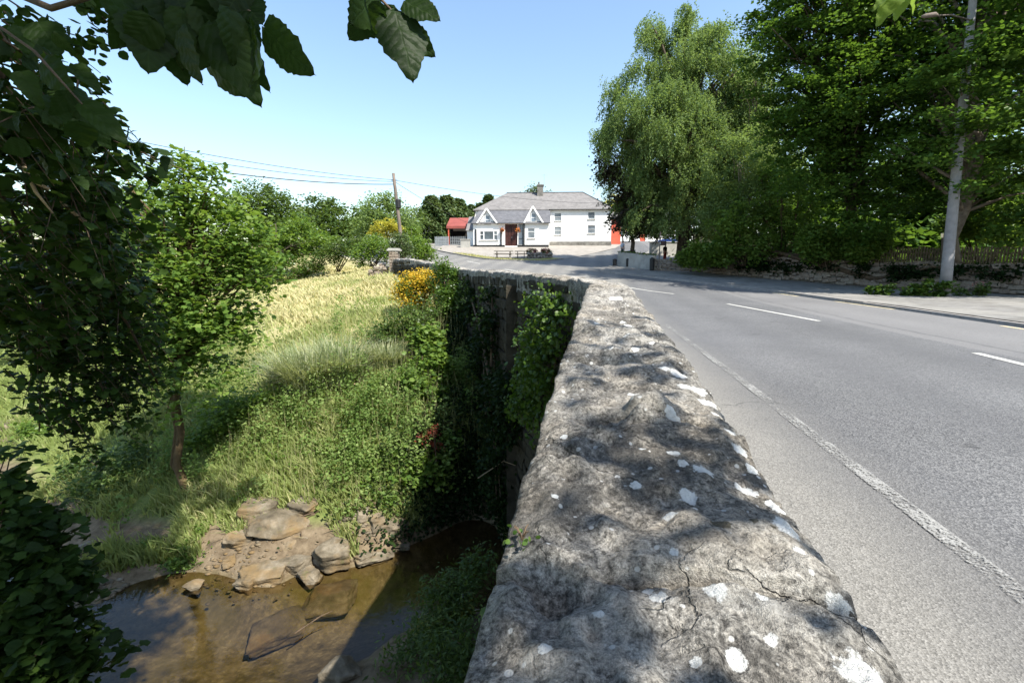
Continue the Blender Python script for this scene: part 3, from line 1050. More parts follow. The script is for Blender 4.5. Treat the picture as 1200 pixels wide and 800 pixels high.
FEATURES = [(765, 490, .075, .06, 1.8), (700, 500, .075, -.04, 2), (660, 535, .055, -.045, 2.4), (640, 672, .05, -.03, 2.4), (700, 560, .12, .018, 2),
            (655, 690, .055, -.03, 2), (730, 420, .12, .022, 1.4), (700, 425, .08, -.03, 2), (720, 390, .16, .02, 1.5), (690, 400, .12, -.03, 2), (715, 350, .22, .02, 1.6), (770, 610, .1, -.012, 2)]
ROCKV = []
def rock_shape(r, planes=14, sub=2, rough=.06, seed=0):
    bm = bmesh.new()
    bmesh.ops.create_icosphere(bm, subdivisions=sub, radius=1)
    d = np.array([v.co[:] for v in bm.verts])
    d = nrmz(d)
    F = np.array([[v.index for v in f.verts] for f in bm.faces])
    bm.free()
    n = np.concatenate([nrmz(r.normal(0, 1, (planes, 3))), np.array([(1, 0, 0), (-1, 0, 0), (0, 1, 0), (0, -1, 0), (0, 0, 1), (0, 0, -1)]) + r.normal(0, .12, (6, 3))])
    n = nrmz(n)
    dist = np.concatenate([.72 + .36 * r.random(planes), .85 + .15 * r.random(6)])
    dot = d @ n.T
    rr = np.where(dot > .05, dist[None] / np.maximum(dot, .05), 9)
    rr = -np.log(np.exp(-rr * 110).sum(1)) / 110
    V = d * rr[:, None]
    V *= (1 + rough * fbm(V * 2.5 + seed, 3, seed))[:, None]
    return V, F
def block_mesh(name, r, mat):
    """roughly squared wall stone in a unit box, about 48 triangles"""
    bm = bmesh.new()
    bmesh.ops.create_cube(bm, size=1.0)
    bmesh.ops.bevel(bm, geom=bm.edges[:], offset=.12, segments=1, affect='EDGES')
    for v in bm.verts:
        v.co += Vector(r.normal(0, .07, 3))
    bmesh.ops.triangulate(bm, faces=bm.faces[:])
    me = bpy.data.meshes.new(name)
    bm.to_mesh(me)
    bm.free()
    me.materials.append(M[mat])
    return me
_rb = np.random.default_rng(77)
BLOCKS = [block_mesh('stone', _rb, 'rubble_stone') for _ in range(9)]
DARKBLOCKS = [block_mesh('stone', _rb, 'shade_dark_stone') for _ in range(9)]
_bco = []
for me in BLOCKS:
    co = np.zeros(len(me.vertices) * 3)
    me.vertices.foreach_get('co', co)
    fa = np.array([[v for v in p.vertices] for p in me.polygons])
    _bco.append((co.reshape(-1, 3), fa))
def lay_stones(parent, places, limit=300, mat=None):
    """places: (centre, dir along wall, size xyz); the largest in view become single stones, the rest one part"""
    pl = sorted(places, key=lambda q: np.linalg.norm(q[0] - np.array([0, 0, CAMZ])) / q[2][0])
    for k, (c, d, s) in enumerate(pl[:limit]):
        o = bpy.data.objects.new('stone', (DARKBLOCKS if mat else BLOCKS)[k % 9])
        COL.objects.link(o)
        o.parent = parent
        o.matrix_parent_inverse = root_mat(parent).inverted()
        o.location = c
        o.rotation_euler = (_rb.normal(0, .03), _rb.normal(0, .04), math.atan2(d[1], d[0]))
        o.scale = s
    if len(pl) > limit:
        Vs, Fs, base = [], [], 0
        for k, (c, d, s) in enumerate(pl[limit:]):
            v, f = _bco[k % 9]
            w = v * np.array(s)
            a = math.atan2(d[1], d[0])
            R = np.array([[math.cos(a), -math.sin(a), 0], [math.sin(a), math.cos(a), 0], [0, 0, 1]])
            Vs.append(w @ R.T + c)
            Fs.append(f + base)
            base += len(v)
        stuff(obj('stonework', mesh_np('stonework', np.concatenate(Vs), np.concatenate(Fs), mat or 'rubble_stone'), parent))

def build_parapet():
    t = thing('bridge_parapet', 'weathered grey stone bridge parapet running forward beside the road, spotted with white lichen', 'wall', (.5, 2, 0))
    def edge_near(s):
        s = np.asarray(s)
        o = np.empty(s.shape + (4,))
        o[..., 0] = near_left(s)
        o[..., 1] = s
        o[..., 2] = .983
        o[..., 3] = -.18
        return o
    cuts = [-1.6, -.35, .72, 1.33, 1.92, 2.62, 3.4, 4.3, 5.15, 5.72]
    for k in range(len(cuts) - 1):
        ym = (cuts[k] + cuts[k + 1]) / 2
        res = .006 if ym < 1.4 and ym > 0 else (.009 if ym < 2.4 else .013)
        if ym < 0:
            res = .02
        coping(cuts[k], cuts[k + 1], edge_near, float(NEAR_W(ym)), 40 + k, res, 1.0 if ym < 3 else .9, parent=t, tilt=((-.025, .012), (.015, -.02), (-.03, -.01))[k % 3])
    # core of the near length
    m = MB()
    for a, b in ((-8, -1), (-1, 5.6)):
        xa, xb = near_left(a), near_left(b)
        za, zb = float(TOP(max(a, -3))) - .27, float(TOP(b)) - .27
        q = [(xa + .03, a), (xa + .50, a), (xb + .44, b), (xb + .03, b)]
        lo = [(x, y, -5.4) for x, y in q]
        hi = [(q[0][0], q[0][1], za), (q[1][0], q[1][1], za), (q[2][0], q[2][1], zb), (q[3][0], q[3][1], zb)]
        for i in range(4):
            j = (i + 1) % 4
            m.quad(lo[i], lo[j], hi[j], hi[i])
        m.quad(*hi)
    obj('wall_core', m.mesh('wall_core', 'wall_mortar'), t)

    f = thing('approach_wall', 'dark shaded stone wall with ivy bending left from the end of the parapet', 'wall', (-.1, 10, 0))
    def edge_far(s):
        s = np.asarray(s)
        o = np.empty(s.shape + (4,))
        x = FAR_X(s)
        dx = (FAR_X(s + .3) - FAR_X(s - .3)) / .6
        L = np.sqrt(1 + dx * dx)
        o[..., 0] = x
        o[..., 1] = s
        o[..., 2] = 1 / L
        o[..., 3] = -dx / L
        return o
    c = 5.5
    k = 0
    rr = np.random.default_rng(3)
    while c < 28:
        n = c + rr.uniform(.5, .95)
        coping(c, n, edge_far, .47, 90 + k, .03, .75, parent=f, tilt=(rr.normal(0, .04), rr.normal(0, .04)))
        c = n
        k += 1
    m = MB()
    ysl = np.linspace(5.45, 28.2, 40)
    E = edge_far(ysl)
    for i in range(39):
        a, b = E[i], E[i + 1]
        za, zb = float(TOP(a[1])) - .1, float(TOP(b[1])) - .1
        p0, p1 = (a[0] + .05, a[1]), (b[0] + .05, b[1])
        q0, q1 = (a[0] + a[2] * .42, a[1] + a[3] * .42), (b[0] + b[2] * .42, b[1] + b[3] * .42)
        m.quad((*p0, -5.4), (*p0, za), (*p1, zb), (*p1, -5.4))
        m.quad((*q0, -5.4), (*q1, -5.4), (*q1, zb), (*q0, za))
        m.quad((*p0, za), (*q0, za), (*q1, zb), (*p1, zb))
    obj('wall_core', m.mesh('wall_core', 'wall_mortar'), f)
    places = []
    s = 5.6
    z = 1.0
    row = 0
    for zc in np.arange(-4.7, 2.0, .24):
        y = 5.6 + rr.uniform(0, .4)
        while y < 28:
            ln = rr.uniform(.28, .55)
            yc = y + ln / 2
            top = float(TOP(yc)) - .12
            gz = float(bank_z([FAR_X(yc) - .3], [yc])[0])
            if zc < top and zc > gz - .25:
                e = edge_far(np.array(yc))
                h = min(.225, top - zc + .1)
                c3 = np.array([e[0] + .075 - rr.uniform(0, .035), yc, zc + rr.normal(0, .012)])
                places.append((c3, np.array([-e[3], e[2]]), (ln * .96, .16, h)))
            y += ln
    lay_stones(f, places, mat='shade_dark_stone')
    # buttress pilaster on the shaded face
    bt = MB()
    e = edge_far(np.array(9.4))
    bx, by = e[0], 9.4
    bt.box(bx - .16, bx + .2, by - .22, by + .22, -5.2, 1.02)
    obj('buttress', bt.mesh('buttress', 'shade_dark_stone'), f)
    bx, by = FAR_X(10.6), 10.6
    # gate pillar at the end of the wall
    g = thing('gate_pillar', 'square stone gate pillar with a flat cap at the meadow corner', 'pillar', (-7.15, 28.4, 1.0))
    m = MB().box(-7.42, -6.88, 28.15, 28.65, .6, 2.52)
    obj('shaft', m.mesh('shaft', 'wall_mortar'), g)
    cp_ = MB().box(-7.52, -6.78, 28.05, 28.75, 2.52, 2.62).box(-7.46, -6.84, 28.11, 28.69, 2.62, 2.68)
    obj('cap', cp_.mesh('cap', 'grey_render'), g)
    pl = []
    for zc in np.arange(1.05, 2.45, .17):
        for x in (-7.33, -7.15, -6.97):
            pl.append((np.array([x + rr.normal(0, .01), 28.14, zc]), np.array([1, 0]), (.175, .10, .155)))
    lay_stones(g, pl)
    w = thing('field_wall_stub', 'short broken dry stone wall beside the gate pillar', 'wall', (-8.0, 28.6, 1.0))
    pl = []
    for zc in np.arange(.95, 1.75, .18):
        for x in np.arange(-8.6, -7.5, .3):
            if zc < 1.85 - abs(x + 8.0) * .7:
                pl.append((np.array([x + rr.normal(0, .03), 28.6 + rr.normal(0, .04), zc]), np.array([1, .1]), (.33, .4, .2)))
    lay_stones(w, pl)
build_parapet()

# ------------------------------------------------------------------ right-hand boundary wall, bank behind it, fence, poles
RWALL = np.array([(25.2, 12), (24.4, 17), (23.3, 21), (20.4, 26), (17.1, 31), (13.7, 36)])
def build_right_side():
    rr = np.random.default_rng(12)
    w = thing('boundary_wall', 'long low rubble stone wall behind the footpath, mossy under the trees', 'wall', (20.4, 26, .4))
    q = poly_s(RWALL, 90)
    tg = np.gradient(q, axis=0)
    tg /= np.linalg.norm(tg, axis=1, keepdims=True)
    nn = np.stack([tg[:, 1], -tg[:, 0]], 1)          # to the right, away from the road
    H = 1.28
    m = MB()
    for i in range(len(q) - 1):
        a, b = q[i] + nn[i] * .06, q[i + 1] + nn[i + 1] * .06
        a2, b2 = q[i] + nn[i] * .5, q[i + 1] + nn[i + 1] * .5
        za, zb = float(zr(a[1])), float(zr(b[1]))
        m.quad((*a, za - .2), (*a, za + H), (*b, zb + H), (*b, zb - .2))
        m.quad((*a, za + H), (*a2, za + H), (*b2, zb + H), (*b, zb + H))
        m.quad((*a2, za + H), (*a2, za - .2), (*b2, zb - .2), (*b2, zb + H))
    obj('wall_core', m.mesh('wall_core', 'wall_mortar'), w)
    L = np.concatenate([[0], np.cumsum(np.linalg.norm(np.diff(q, axis=0), axis=1))])
    places = []
    zc = .16
    while zc < H + .12:
        h = rr.uniform(.16, .25)
        s = rr.uniform(0, .3)
        while s < L[-1] - .3:
            ln = rr.uniform(.2, .52)
            x = np.interp(s + ln / 2, L, q[:, 0])
            y = np.interp(s + ln / 2, L, q[:, 1])
            i = min(int(np.searchsorted(L, s)), len(q) - 1)
            cap = zc + h > H
            dp = .5 if cap else .16
            off = nn[i] * (.28 if cap else .05 + rr.uniform(-.03, .02))
            places.append((np.array([x + off[0], y + off[1], float(zr(y)) + zc + h / 2 + rr.normal(0, .035) + .05 * math.sin(s * 1.7 + zc * 9)]), tg[i], (ln * rr.uniform(.9, 1.08), dp * rr.uniform(.9, 1.25), h * rr.uniform(.7, 1.2))))
            s += ln
        zc += h
    lay_stones(w, places)
    # woodland floor behind the wall
    A = poly_s(RWALL + np.array([[.35, .1]]), 60)
    ext = np.array([(45, 0), (60, 10), (65, 25), (60, 45), (45, 60), (24, 62)])
    B = poly_s(ext, 60)
    t = np.linspace(0, 1, 14)[None, :, None]
    XY = A[:, None, :] * (1 - t) + B[:, None, :] * t
    Z = zr(XY[:, :, 1]) + 1.05 + .9 * t[:, :, 0] + .12 * fbm(np.concatenate([XY, XY[:, :, :1]], 2).reshape(-1, 3) * .4, 3, 5).reshape(XY.shape[:2])
    V = np.concatenate([XY, Z[:, :, None]], 2).reshape(-1, 3)
    i = (np.arange(59)[:, None] * 14 + np.arange(13)[None]).ravel()
    structure(obj('woodland_floor', mesh_np('woodland_floor', V, np.stack([i, i + 1, i + 15, i + 14], 1), 'woodland_soil', smooth_shade=True)))
    # paling fence on the bank
    f = thing('paling_fence', 'weathered upright paling fence above the stone wall on the right', 'fence', (23, 23, 1.5))
    fq = poly_s([(26.6, 13), (25.8, 17.5), (24.6, 21.6), (21.9, 26.2), (20.6, 28.2)], 140)
    pal = MB()
    for x, y in fq:
        z = float(zr(y)) + 1.0
        hh = 1.08 + rr.normal(0, .03)
        d = .045
        pal.box(x - d, x + d, y - .012, y + .012, z, z + hh + .2)
    stuff(obj('palings', pal.mesh('palings', 'fence_wood'), f))
    for h in (.45, 1.0):
        rl = MB()
        for a, b in zip(fq[:-1:6], fq[6::6]):
            rl.bar((a[0] + .05, a[1] + .02, float(zr(a[1])) + 1.0 + h), (b[0] + .05, b[1] + .02, float(zr(b[1])) + 1.0 + h), .04, .08)
        obj('rail', rl.mesh('rail', 'fence_wood'), f)
    # corner walls by the junction
    c = thing('corner_wall', 'grey rendered low wall with a tufted top at the junction corner', 'wall', (10.3, 39, 1.5))
    for nm, pts, h in (('wall_length', [(11.3, 37.0), (9.5, 41.2)], 1.25), ('wall_return', [(9.5, 41.2), (10.6, 44.5), (12.5, 48)], 1.0)):
        m = MB()
        qq = poly_s(pts, 8)
        for a, b in zip(qq[:-1], qq[1:]):
            za, zb = float(zr(a[1])), float(zr(b[1]))
            d = np.array([b[1] - a[1], a[0] - b[0]])
            d = d / np.linalg.norm(d) * .18
            v = [(a[0] - d[0], a[1] - d[1]), (a[0] + d[0], a[1] + d[1]), (b[0] + d[0], b[1] + d[1]), (b[0] - d[0], b[1] - d[1])]
            zz = [za, za, zb, zb]
            lo = [(x, y, z - .1) for (x, y), z in zip(v, zz)]
            hi = [(x, y, z + h) for (x, y), z in zip(v, zz)]
            for i in range(4):
                m.quad(lo[i], lo[(i + 1) % 4], hi[(i + 1) % 4], hi[i])
            m.quad(*hi)
        obj(nm, m.mesh(nm, 'grey_render'), c)
    gp = np.stack([rr.uniform(9.5, 11.3, 500), np.zeros(500), np.zeros(500)], 1)
    gp[:, 1] = 41.2 - (gp[:, 0] - 9.5) / 1.8 * 4.2
    gp[:, 2] = zr(gp[:, 1]) + 1.24 + rr.random(500) * .12
    gp[:, 0] += rr.normal(0, .1, 500)
    obj('tufts', leaf_mesh('tufts', gp, .14, T_RHOMB, 'leaf_hedge', rr.random(500)), c)
    lw = thing('red_stone_wall', 'low dark reddish stone wall between the corner wall and the big trees', 'wall', (12.5, 36.6, 1.2))
    m = MB()
    pl = []
    for zc in np.arange(.1, .95, .2):
        for s in np.arange(0, 1.0, .13):
            p = np.array([11.4 + 2.5 * s, 37.0 - 1.0 * s])
            pl.append((np.array([p[0], p[1], float(zr(p[1])) + zc + rr.normal(0, .02)]), np.array([2.5, -1.0]), (.36, .35, .2)))
    lay_stones(lw, pl)
    # bins and a road sign by the corner
    for x, y, h, lab in ((8.95, 40.6, .6, 'dark round bin left of the corner wall'), (9.95, 39.9, .7, 'dark bin in front of the middle of the corner wall'), (11.05, 36.75, 1.0, 'tall dark bin at the right end of the corner wall')):
        z = float(zr(y)) + .1
        b = thing('litter_bin', lab, 'bin', (x, y, z), 'bins by the corner wall')
        obj('body', MB().lathe((x, y, z), [(.15, 0), (.17, .05), (.18, h * .8), (.18, h * .82)], 12).mesh('body', 'black_paint'), b)
        obj('lid', MB().lathe((x, y, z), [(.2, h * .82), (.19, h * .9), (.08, h)], 12).mesh('lid', 'black_paint'), b)
    z = float(zr(36.3)) + .1
    s = thing('road_sign', 'slim grey post with a small brown sign plate by the corner wall', 'sign', (11.45, 36.3, z))
    obj('post', MB().tube([(11.45, 36.3, z - .1), (11.45, 36.3, z + 3.0)], .045, 8).mesh('post', 'pole_tar'), s)
    obj('plate', MB().box(11.5, 11.95, 36.27, 36.3, z + 1.95, z + 2.3).mesh('plate', 'sign_brown'), s)
    obj('bracket', MB().box(11.42, 11.52, 36.25, 36.32, z + 2.05, z + 2.2).mesh('bracket', 'galvanised'), s)
    # tall lamp pole on the footpath
    b = np.array([19.15, 20.4, float(zr(20.4)) + .08])
    top = P(1146, -60, 20.7)
    p = thing('lamp_pole', 'tall pale timber lamp pole on the footpath before the trees', 'pole', b)
    pts = [b + (top - b) * f for f in np.linspace(0, 1, 10)]
    obj('shaft', MB().tube(pts, list(np.linspace(.215, .115, 10)), 16).mesh('shaft', 'pole_wood', True), p)
    a0 = b + (top - b) * .88
    a1 = P(1092, 19, 20.0)
    a0 = P(1137, 24, 20.55)
    obj('lamp_arm', MB().tube([a0, (a0 + a1) / 2 + np.array([0, 0, .12]), a1], .03, 8).mesh('lamp_arm', 'pole_tar'), p)
    hd = obj('lamp_head', MB().tube([a1 + np.array([.25, 0, .02]), a1 + np.array([.1, 0, .05]), a1 + np.array([-.25, 0, .0]), a1 + np.array([-.42, 0, -.02])], [.04, .09, .085, .03], 10).mesh('lamp_head', 'pole_tar', True), p)
    y = P(1103, 276, 20.18)
    obj('number_plate', MB().box(y[0] - .05, y[0] + .05, y[1] - .05, y[1] - .03, y[2] - .09, y[2] + .09).mesh('number_plate', 'worn_yellow_paint'), p)
    # greenery at the pole's foot
    bush('footpath_weed', 'dense green weed clump growing round the foot of the lamp pole', [(18.6, 20.3, .5, .75, .4, .42), (17.9, 20.6, .42, .5, .35, .3), (16.9, 21.2, .42, .6, .35, .28)], 2600, .12, 'leaf_ivy', base=(18.4, 20.4, .2), seed=31, cat='plant', tmpl=T_BROAD, clump=.15)
    bush('white_flower_weed', 'low pale flowering weed at the wall foot right of the pole', [(21.0, 20.6, .5, .4, .25, .32), (20.1, 20.6, .38, .4, .25, .2)], 1100, .1, 'leaf_hedge', base=(20.7, 20.6, .2), seed=32, cat='plant', clump=.12, extra=('pink_flower', 0 + 60, .06, 'flowers'))
build_right_side()

def build_utility():
    b = P(474, 300, 36)
    t = P(461, 203, 36)
    b[2] = float(zr(36))
    p = thing('telegraph_pole', 'thin leaning brown telegraph pole beyond the gate pillar', 'pole', b)
    pts = [b + (t - b) * f for f in np.linspace(0, 1, 8)]
    obj('shaft', MB().tube(pts, list(np.linspace(.16, .11, 8)), 10).mesh('shaft', 'pole_tar', True), p)
    c = b + (t - b) * .70
    obj('transformer', MB().lathe((c[0] + .12, c[1] - .05, c[2] - .35), [(.14, 0), (.19, .05), (.19, .6), (.14, .68)], 10).mesh('transformer', 'black_paint'), p)
    obj('step_irons', MB().bar(b + (t - b) * .93 - np.array([.22, 0, 0]), b + (t - b) * .93 + np.array([.22, 0, 0]), .05).mesh('step_irons', 'black_paint'), p)
    k = 0
    for (x0, y0, Y0), (x1, y1, Y1), sag, lab in (
            ((40, 140, 22), (461, 211, 36), .35, 'uppermost of the thin wires left of the telegraph pole'),
            ((40, 150, 22), (461, 213, 36), .45, 'middle of the thin wires left of the telegraph pole'),
            ((40, 163, 22), (462, 216, 36), .55, 'lowest and darkest wire left of the telegraph pole'),
            ((461, 211, 36), (720, 238, 60), .5, 'overhead wire from the telegraph pole towards the pub roof'),
            ((461, 212, 36), (550, 262, 56), .2, 'thin wire dropping from the telegraph pole towards the barn')):
        a, e = P(x0, y0, Y0), P(x1, y1, Y1)
        pts = [a + (e - a) * f - np.array([0, 0, sag * 4 * f * (1 - f)]) for f in np.linspace(0, 1, 20)]
        tag(obj('overhead_wire', MB().tube(pts, .016 if k != 2 else .028, 5).mesh('overhead_wire', 'cable')), lab, 'wire', 'overhead wires')
        k += 1
build_utility()

# ------------------------------------------------------------------ the pub
def wall_open(x0, x1, z0, z1, holes, y=0.0, depth=.22):
    """front wall facing -y with real openings and reveals"""
    xs = sorted(set([x0, x1] + [h[0] for h in holes] + [h[1] for h in holes]))
    zs = sorted(set([z0, z1] + [h[2] for h in holes] + [h[3] for h in holes]))
    m = MB()
    for a, b in zip(xs[:-1], xs[1:]):
        for c, d in zip(zs[:-1], zs[1:]):
            cx, cz = (a + b) / 2, (c + d) / 2
            if any(h[0] < cx < h[1] and h[2] < cz < h[3] for h in holes):
                continue
            m.quad((a, y, c), (b, y, c), (b, y, d), (a, y, d))
    for a, b, c, d in holes:
        m.quad((a, y, c), (a, y + depth, c), (b, y + depth, c), (b, y, c))
        m.quad((a, y, d), (b, y, d), (b, y + depth, d), (a, y + depth, d))
        m.quad((a, y, c), (a, y, d), (a, y + depth, d), (a, y + depth, c))
        m.quad((b, y, c), (b, y + depth, c), (b, y + depth, d), (b, y, d))
    return m
def window(parent, a, b, c, d, y, glass, bars_x=(), bars_z=(), sill=True, fw=.07, frame='white_paint', sillmat='grey_render'):
    g = local('window', MB().box(a, b, y + .1, y + .13, c, d).mesh('window', glass), parent)
    f = MB()
    f.box(a, a + fw, y + .05, y + .12, c, d).box(b - fw, b, y + .05, y + .12, c, d).box(a + fw, b - fw, y + .05, y + .12, c, c + fw).box(a + fw, b - fw, y + .05, y + .12, d - fw, d)
    for x in bars_x:
        f.box(x - fw * .5, x + fw * .5, y + .055, y + .118, c + fw, d - fw)
    for z in bars_z:
        f.box(a + fw, b - fw, y + .06, y + .116, z - fw * .35, z + fw * .35)
    local('frame', f.mesh('frame', frame), g)
    if sill:
        local('sill', MB().box(a - .08, b + .08, y - .09, y + .06, c - .11, c - .002).mesh('sill', sillmat), g)
    return g

def build_pub():
    Yf = 62.5
    z0 = 4.62
    x_left = (550 - 600) / FPX * Yf * .985
    t = thing('white_pub', 'long white village pub with slate roof, two gabled dormers and dark double door', 'house', (x_left, Yf, z0), rz=math.radians(-3))
    hx = lambda zx: (zx - 60) * .0192
    hz = lambda zy: (500 - zy) * .0192
    xl, xr = hx(90), hx(610)
    # front block with openings
    door = (hx(310), hx(396), 0.02, hz(352))
    bay = (hx(132), hx(260), hz(460), hz(396))
    gfw = (hx(465), hx(515), hz(448), hz(380))
    side = (hx(402), hx(440), hz(490), hz(352))
    holes = [door, bay, gfw, side]
    eave = hz(345)
    m = wall_open(xl, xr, -.3, eave, holes, 0, .3)
    m.quad((xl, 0, -.3), (xl, 0, eave), (xl, 3.0, eave + 2.0), (xl, 3.0, -.3))
    m.quad((xr, 0, -.3), (xr, 3.0, -.3), (xr, 3.0, eave + 2.0), (xr, 0, eave))
    local('front_wall', m.mesh('front_wall', 'white_render'), t)
    # wing wall behind, two storeys
    wy = 2.6
    wl, wr = hx(600), hx(1056)
    ws = [(hx(653), hx(702), hz(326), hz(274)), (hx(890), hx(938), hz(316), hz(268)), (hx(653), hx(702), hz(418), hz(364)), (hx(890), hx(942), hz(410), hz(356))]
    k = 1.045
    ws = [(a * 1.0 + .0, b, c * k, d * k) for a, b, c, d in ws]
    we = hz(252) * k
    m = wall_open(wl, wr, hz(462), we, ws, wy, .25)
    m.quad((wr, wy, -.2), (wr, 10.4, -.2), (wr, 10.4, we), (wr, wy, we))
    m.quad((xl, 3.0, -.3), (xl, 3.0, we), (xl, 10.4, we), (xl, 10.4, -.3))
    m.quad((xl, 10.4, -.3), (xl, 10.4, we), (wr, 10.4, we), (wr, 10.4, -.3))
    m.quad((xl, wy, eave), (wl, wy, eave), (wl, wy, we), (xl, wy, we))
    local('wing_wall', m.mesh('wing_wall', 'white_render'), t)
    local('plinth', MB().box(hx(612), wr + .06, wy - .10, wy + .5, -.3, hz(463)).mesh('plinth', 'plinth_stone'), t)
    local('base_band', MB().box(xl - .02, door[0] - .02, -.03, .05, -.3, .16).box(door[1] + .02, xr + .03, -.03, .05, -.3, .16).mesh('base_band', 'black_paint'), t)
    for a, b, c, d in ws:
        window(t, a, b, c, d, wy, 'curtained_glass', bars_z=((c + d) / 2,), fw=.045)
    window(t, *bay, 0, 'window_glass', bars_x=(hx(163), hx(232)), bars_z=(), fw=.11)
    window(t, hx(132) + .11, hx(163) - .05, hz(425), hz(420), -.003, 'white_paint', sill=False, fw=.02)
    window(t, hx(232) + .05, hx(260) - .11, hz(425), hz(420), -.003, 'white_paint', sill=False, fw=.02)
    window(t, *gfw, 0, 'curtained_glass', bars_z=(hz(405),), fw=.07)
    window(t, *side, 0, 'gable_glass', bars_x=(hx(415), hx(428)), bars_z=(hz(450), hz(400)), fw=.05, frame='black_paint', sill=False)
    # recessed double door
    dr = local('door', MB().box(door[0] + .0, (door[0] + door[1]) / 2 - .015, .18, .26, 0.02, door[3]).box((door[0] + door[1]) / 2 + .015, door[1], .18, .26, .02, door[3]).mesh('door', 'dark_wood_door'), t)
    pn = MB()
    for i in range(4):
        x = door[0] + (door[1] - door[0]) * (i + .5) / 4
        pn.box(x - .12, x + .12, .15, .182, .25, 1.15)
        pn.box(x - .12, x + .12, .15, .182, 1.3, door[3] - .2)
    local('door_panel', pn.mesh('door_panel', 'dark_wood_door'), dr)
    local('handle', MB().box((door[0] + door[1]) / 2 + .05, (door[0] + door[1]) / 2 + .09, .12, .18, 1.0, 1.2).mesh('handle', 'galvanised'), dr)
    for zx, top in ((108, 385), (283, 380), (441, 350)):
        local('porch_post', MB().box(hx(zx) - .1, hx(zx) + .1, -.12, -.002, 0, hz(top)).mesh('porch_post', 'black_paint'), t)
    local('fascia', MB().box(hx(115), hx(440), -.14, -.003, hz(352) + .02, eave - .06).mesh('fascia', 'white_paint'), t)
    # roofs
    def slab(pts, th=.09):
        m_ = MB()
        up = [Vector(p) for p in pts]
        dn = [p - Vector((0, 0, th)) for p in up]
        n = len(pts)
        i0 = 0
        m_.v = [tuple(p) for p in up] + [tuple(p) for p in dn]
        m_.f = [tuple(range(n)), tuple(reversed(range(n, 2 * n)))]
        for i in range(n):
            j = (i + 1) % n
            m_.f.append((i, n + i, n + j, j))
        return m_
    rz_, ry_ = 7.85, 6.5
    r1, r2 = hx(300), hx(872)
    ex0, ex1 = xl - .3, wr + .3
    fe = (wy - .3, we + .02)
    slope = (rz_ - fe[1]) / (ry_ - fe[0])
    roof = local('roof', slab([(ex0, fe[0], fe[1]), (ex1, fe[0], fe[1]), (r2, ry_, rz_), (r1, ry_, rz_)]).mesh('roof', 'slate_brown'), t)
    be = 2 * ry_ - fe[0]
    local('hip', slab([(ex1, fe[0], fe[1]), (ex1, be, fe[1]), (r2, ry_, rz_)]).mesh('hip', 'slate_brown'), roof)
    local('hip', slab([(ex0, be, fe[1]), (ex0, fe[0], fe[1]), (r1, ry_, rz_)]).mesh('hip', 'slate_brown'), roof)
    local('rear_slope', slab([(ex1, be, fe[1]), (ex0, be, fe[1]), (r1, ry_, rz_), (r2, ry_, rz_)]).mesh('rear_slope', 'slate_brown'), roof)
    local('ridge_tile', MB().bar((r1, ry_, rz_ + .02), (r2, ry_, rz_ + .02), .22, .1).bar((r2, ry_, rz_ + .01), (ex1, fe[0], fe[1] + .03), .18, .08).mesh('ridge_tile', 'slate_grey'), roof)
    local('gutter', MB().bar((hx(615), fe[0] - .02, fe[1] - .05), (ex1, fe[0] - .02, fe[1] - .05), .1, .1).mesh('gutter', 'black_paint'), roof)
    # catslide over the front block, tucked under the main slope
    low = local('front_roof', slab([(xl - .25, -.3, eave - .02), (xr + .25, -.3, eave - .02), (xr + .25, 2.75, fe[1] + .18), (xl - .25 + .9, 2.75, fe[1] + .18)]).mesh('front_roof', 'slate_grey'), t)
    for ga, gb_ in ((xl - .25, hx(125)), (hx(250), hx(447)), (hx(566), xr + .2)):
        local('gutter', MB().bar((ga, -.34, eave - .06), (gb_, -.34, eave - .06), .09).mesh('gutter', 'black_paint'), low)
    for ax, az, b0, b1, wz in ((hx(185), hz(250), hx(122), hx(252), (hx(174), hx(208), hz(350), hz(296))), (hx(501), hz(238), hx(446), hx(568), (hx(489), hx(523), hz(338), hz(284)))):
        zb = eave - .05
        d = local('dormer', MB().tri((b0, -.02, zb), (b1, -.02, zb), (ax, -.02, az - .12)).quad((b0, -.02, zb), (b0, .1, zb), (b1, .1, zb), (b1, -.02, zb)).mesh('dormer', 'white_render'), t)
        back = 3.0
        m_ = slab([(b0 - .12, -.28, zb - .05), (ax, -.28, az), (ax, back, az), (b0 - .12, back, zb - .05)], .08)
        m2 = slab([(ax, -.28, az), (b1 + .12, -.28, zb - .05), (b1 + .12, back, zb - .05), (ax, back, az)], .08)
        o = len(m_.v)
        m_.v += m2.v
        m_.f += [tuple(i + o for i in f) for f in m2.f]
        local('dormer_roof', m_.mesh('dormer_roof', 'slate_grey'), d)
        br = MB().bar((b0 - .10, -.33, zb - .02), (ax, -.33, az + .02), .06, .2).bar((ax, -.33, az + .02), (b1 + .10, -.33, zb - .02), .06, .2)
        local('bargeboard', br.mesh('bargeboard', 'white_paint'), d)
        a, b, c, e = wz
        gl = local('window', MB().box(a, b, -.06, -.03, c, e).mesh('window', 'gable_glass'), t)
        fr = MB().box(a - .05, a + .03, -.11, -.035, c, e).box(b - .03, b + .05, -.11, -.035, c, e).box(a - .05, b + .05, -.11, -.035, e, e + .08).box(a, b, -.10, -.04, (c + e) / 2 - .03, (c + e) / 2 + .03)
        local('frame', fr.mesh('frame', 'white_paint'), gl)
        local('sill', MB().box(a - .1, b + .1, -.2, -.03, c - .09, c - .002).mesh('sill', 'grey_render'), gl)
    # chimney
    cx = hx(552)
    ch = local('chimney', MB().box(cx - .42, cx + .42, ry_ - .9, ry_ - .1, 6.8, 8.65).box(cx - .5, cx + .5, ry_ - .98, ry_ - .02, 8.65, 8.83).mesh('chimney', 'plinth_stone'), t)
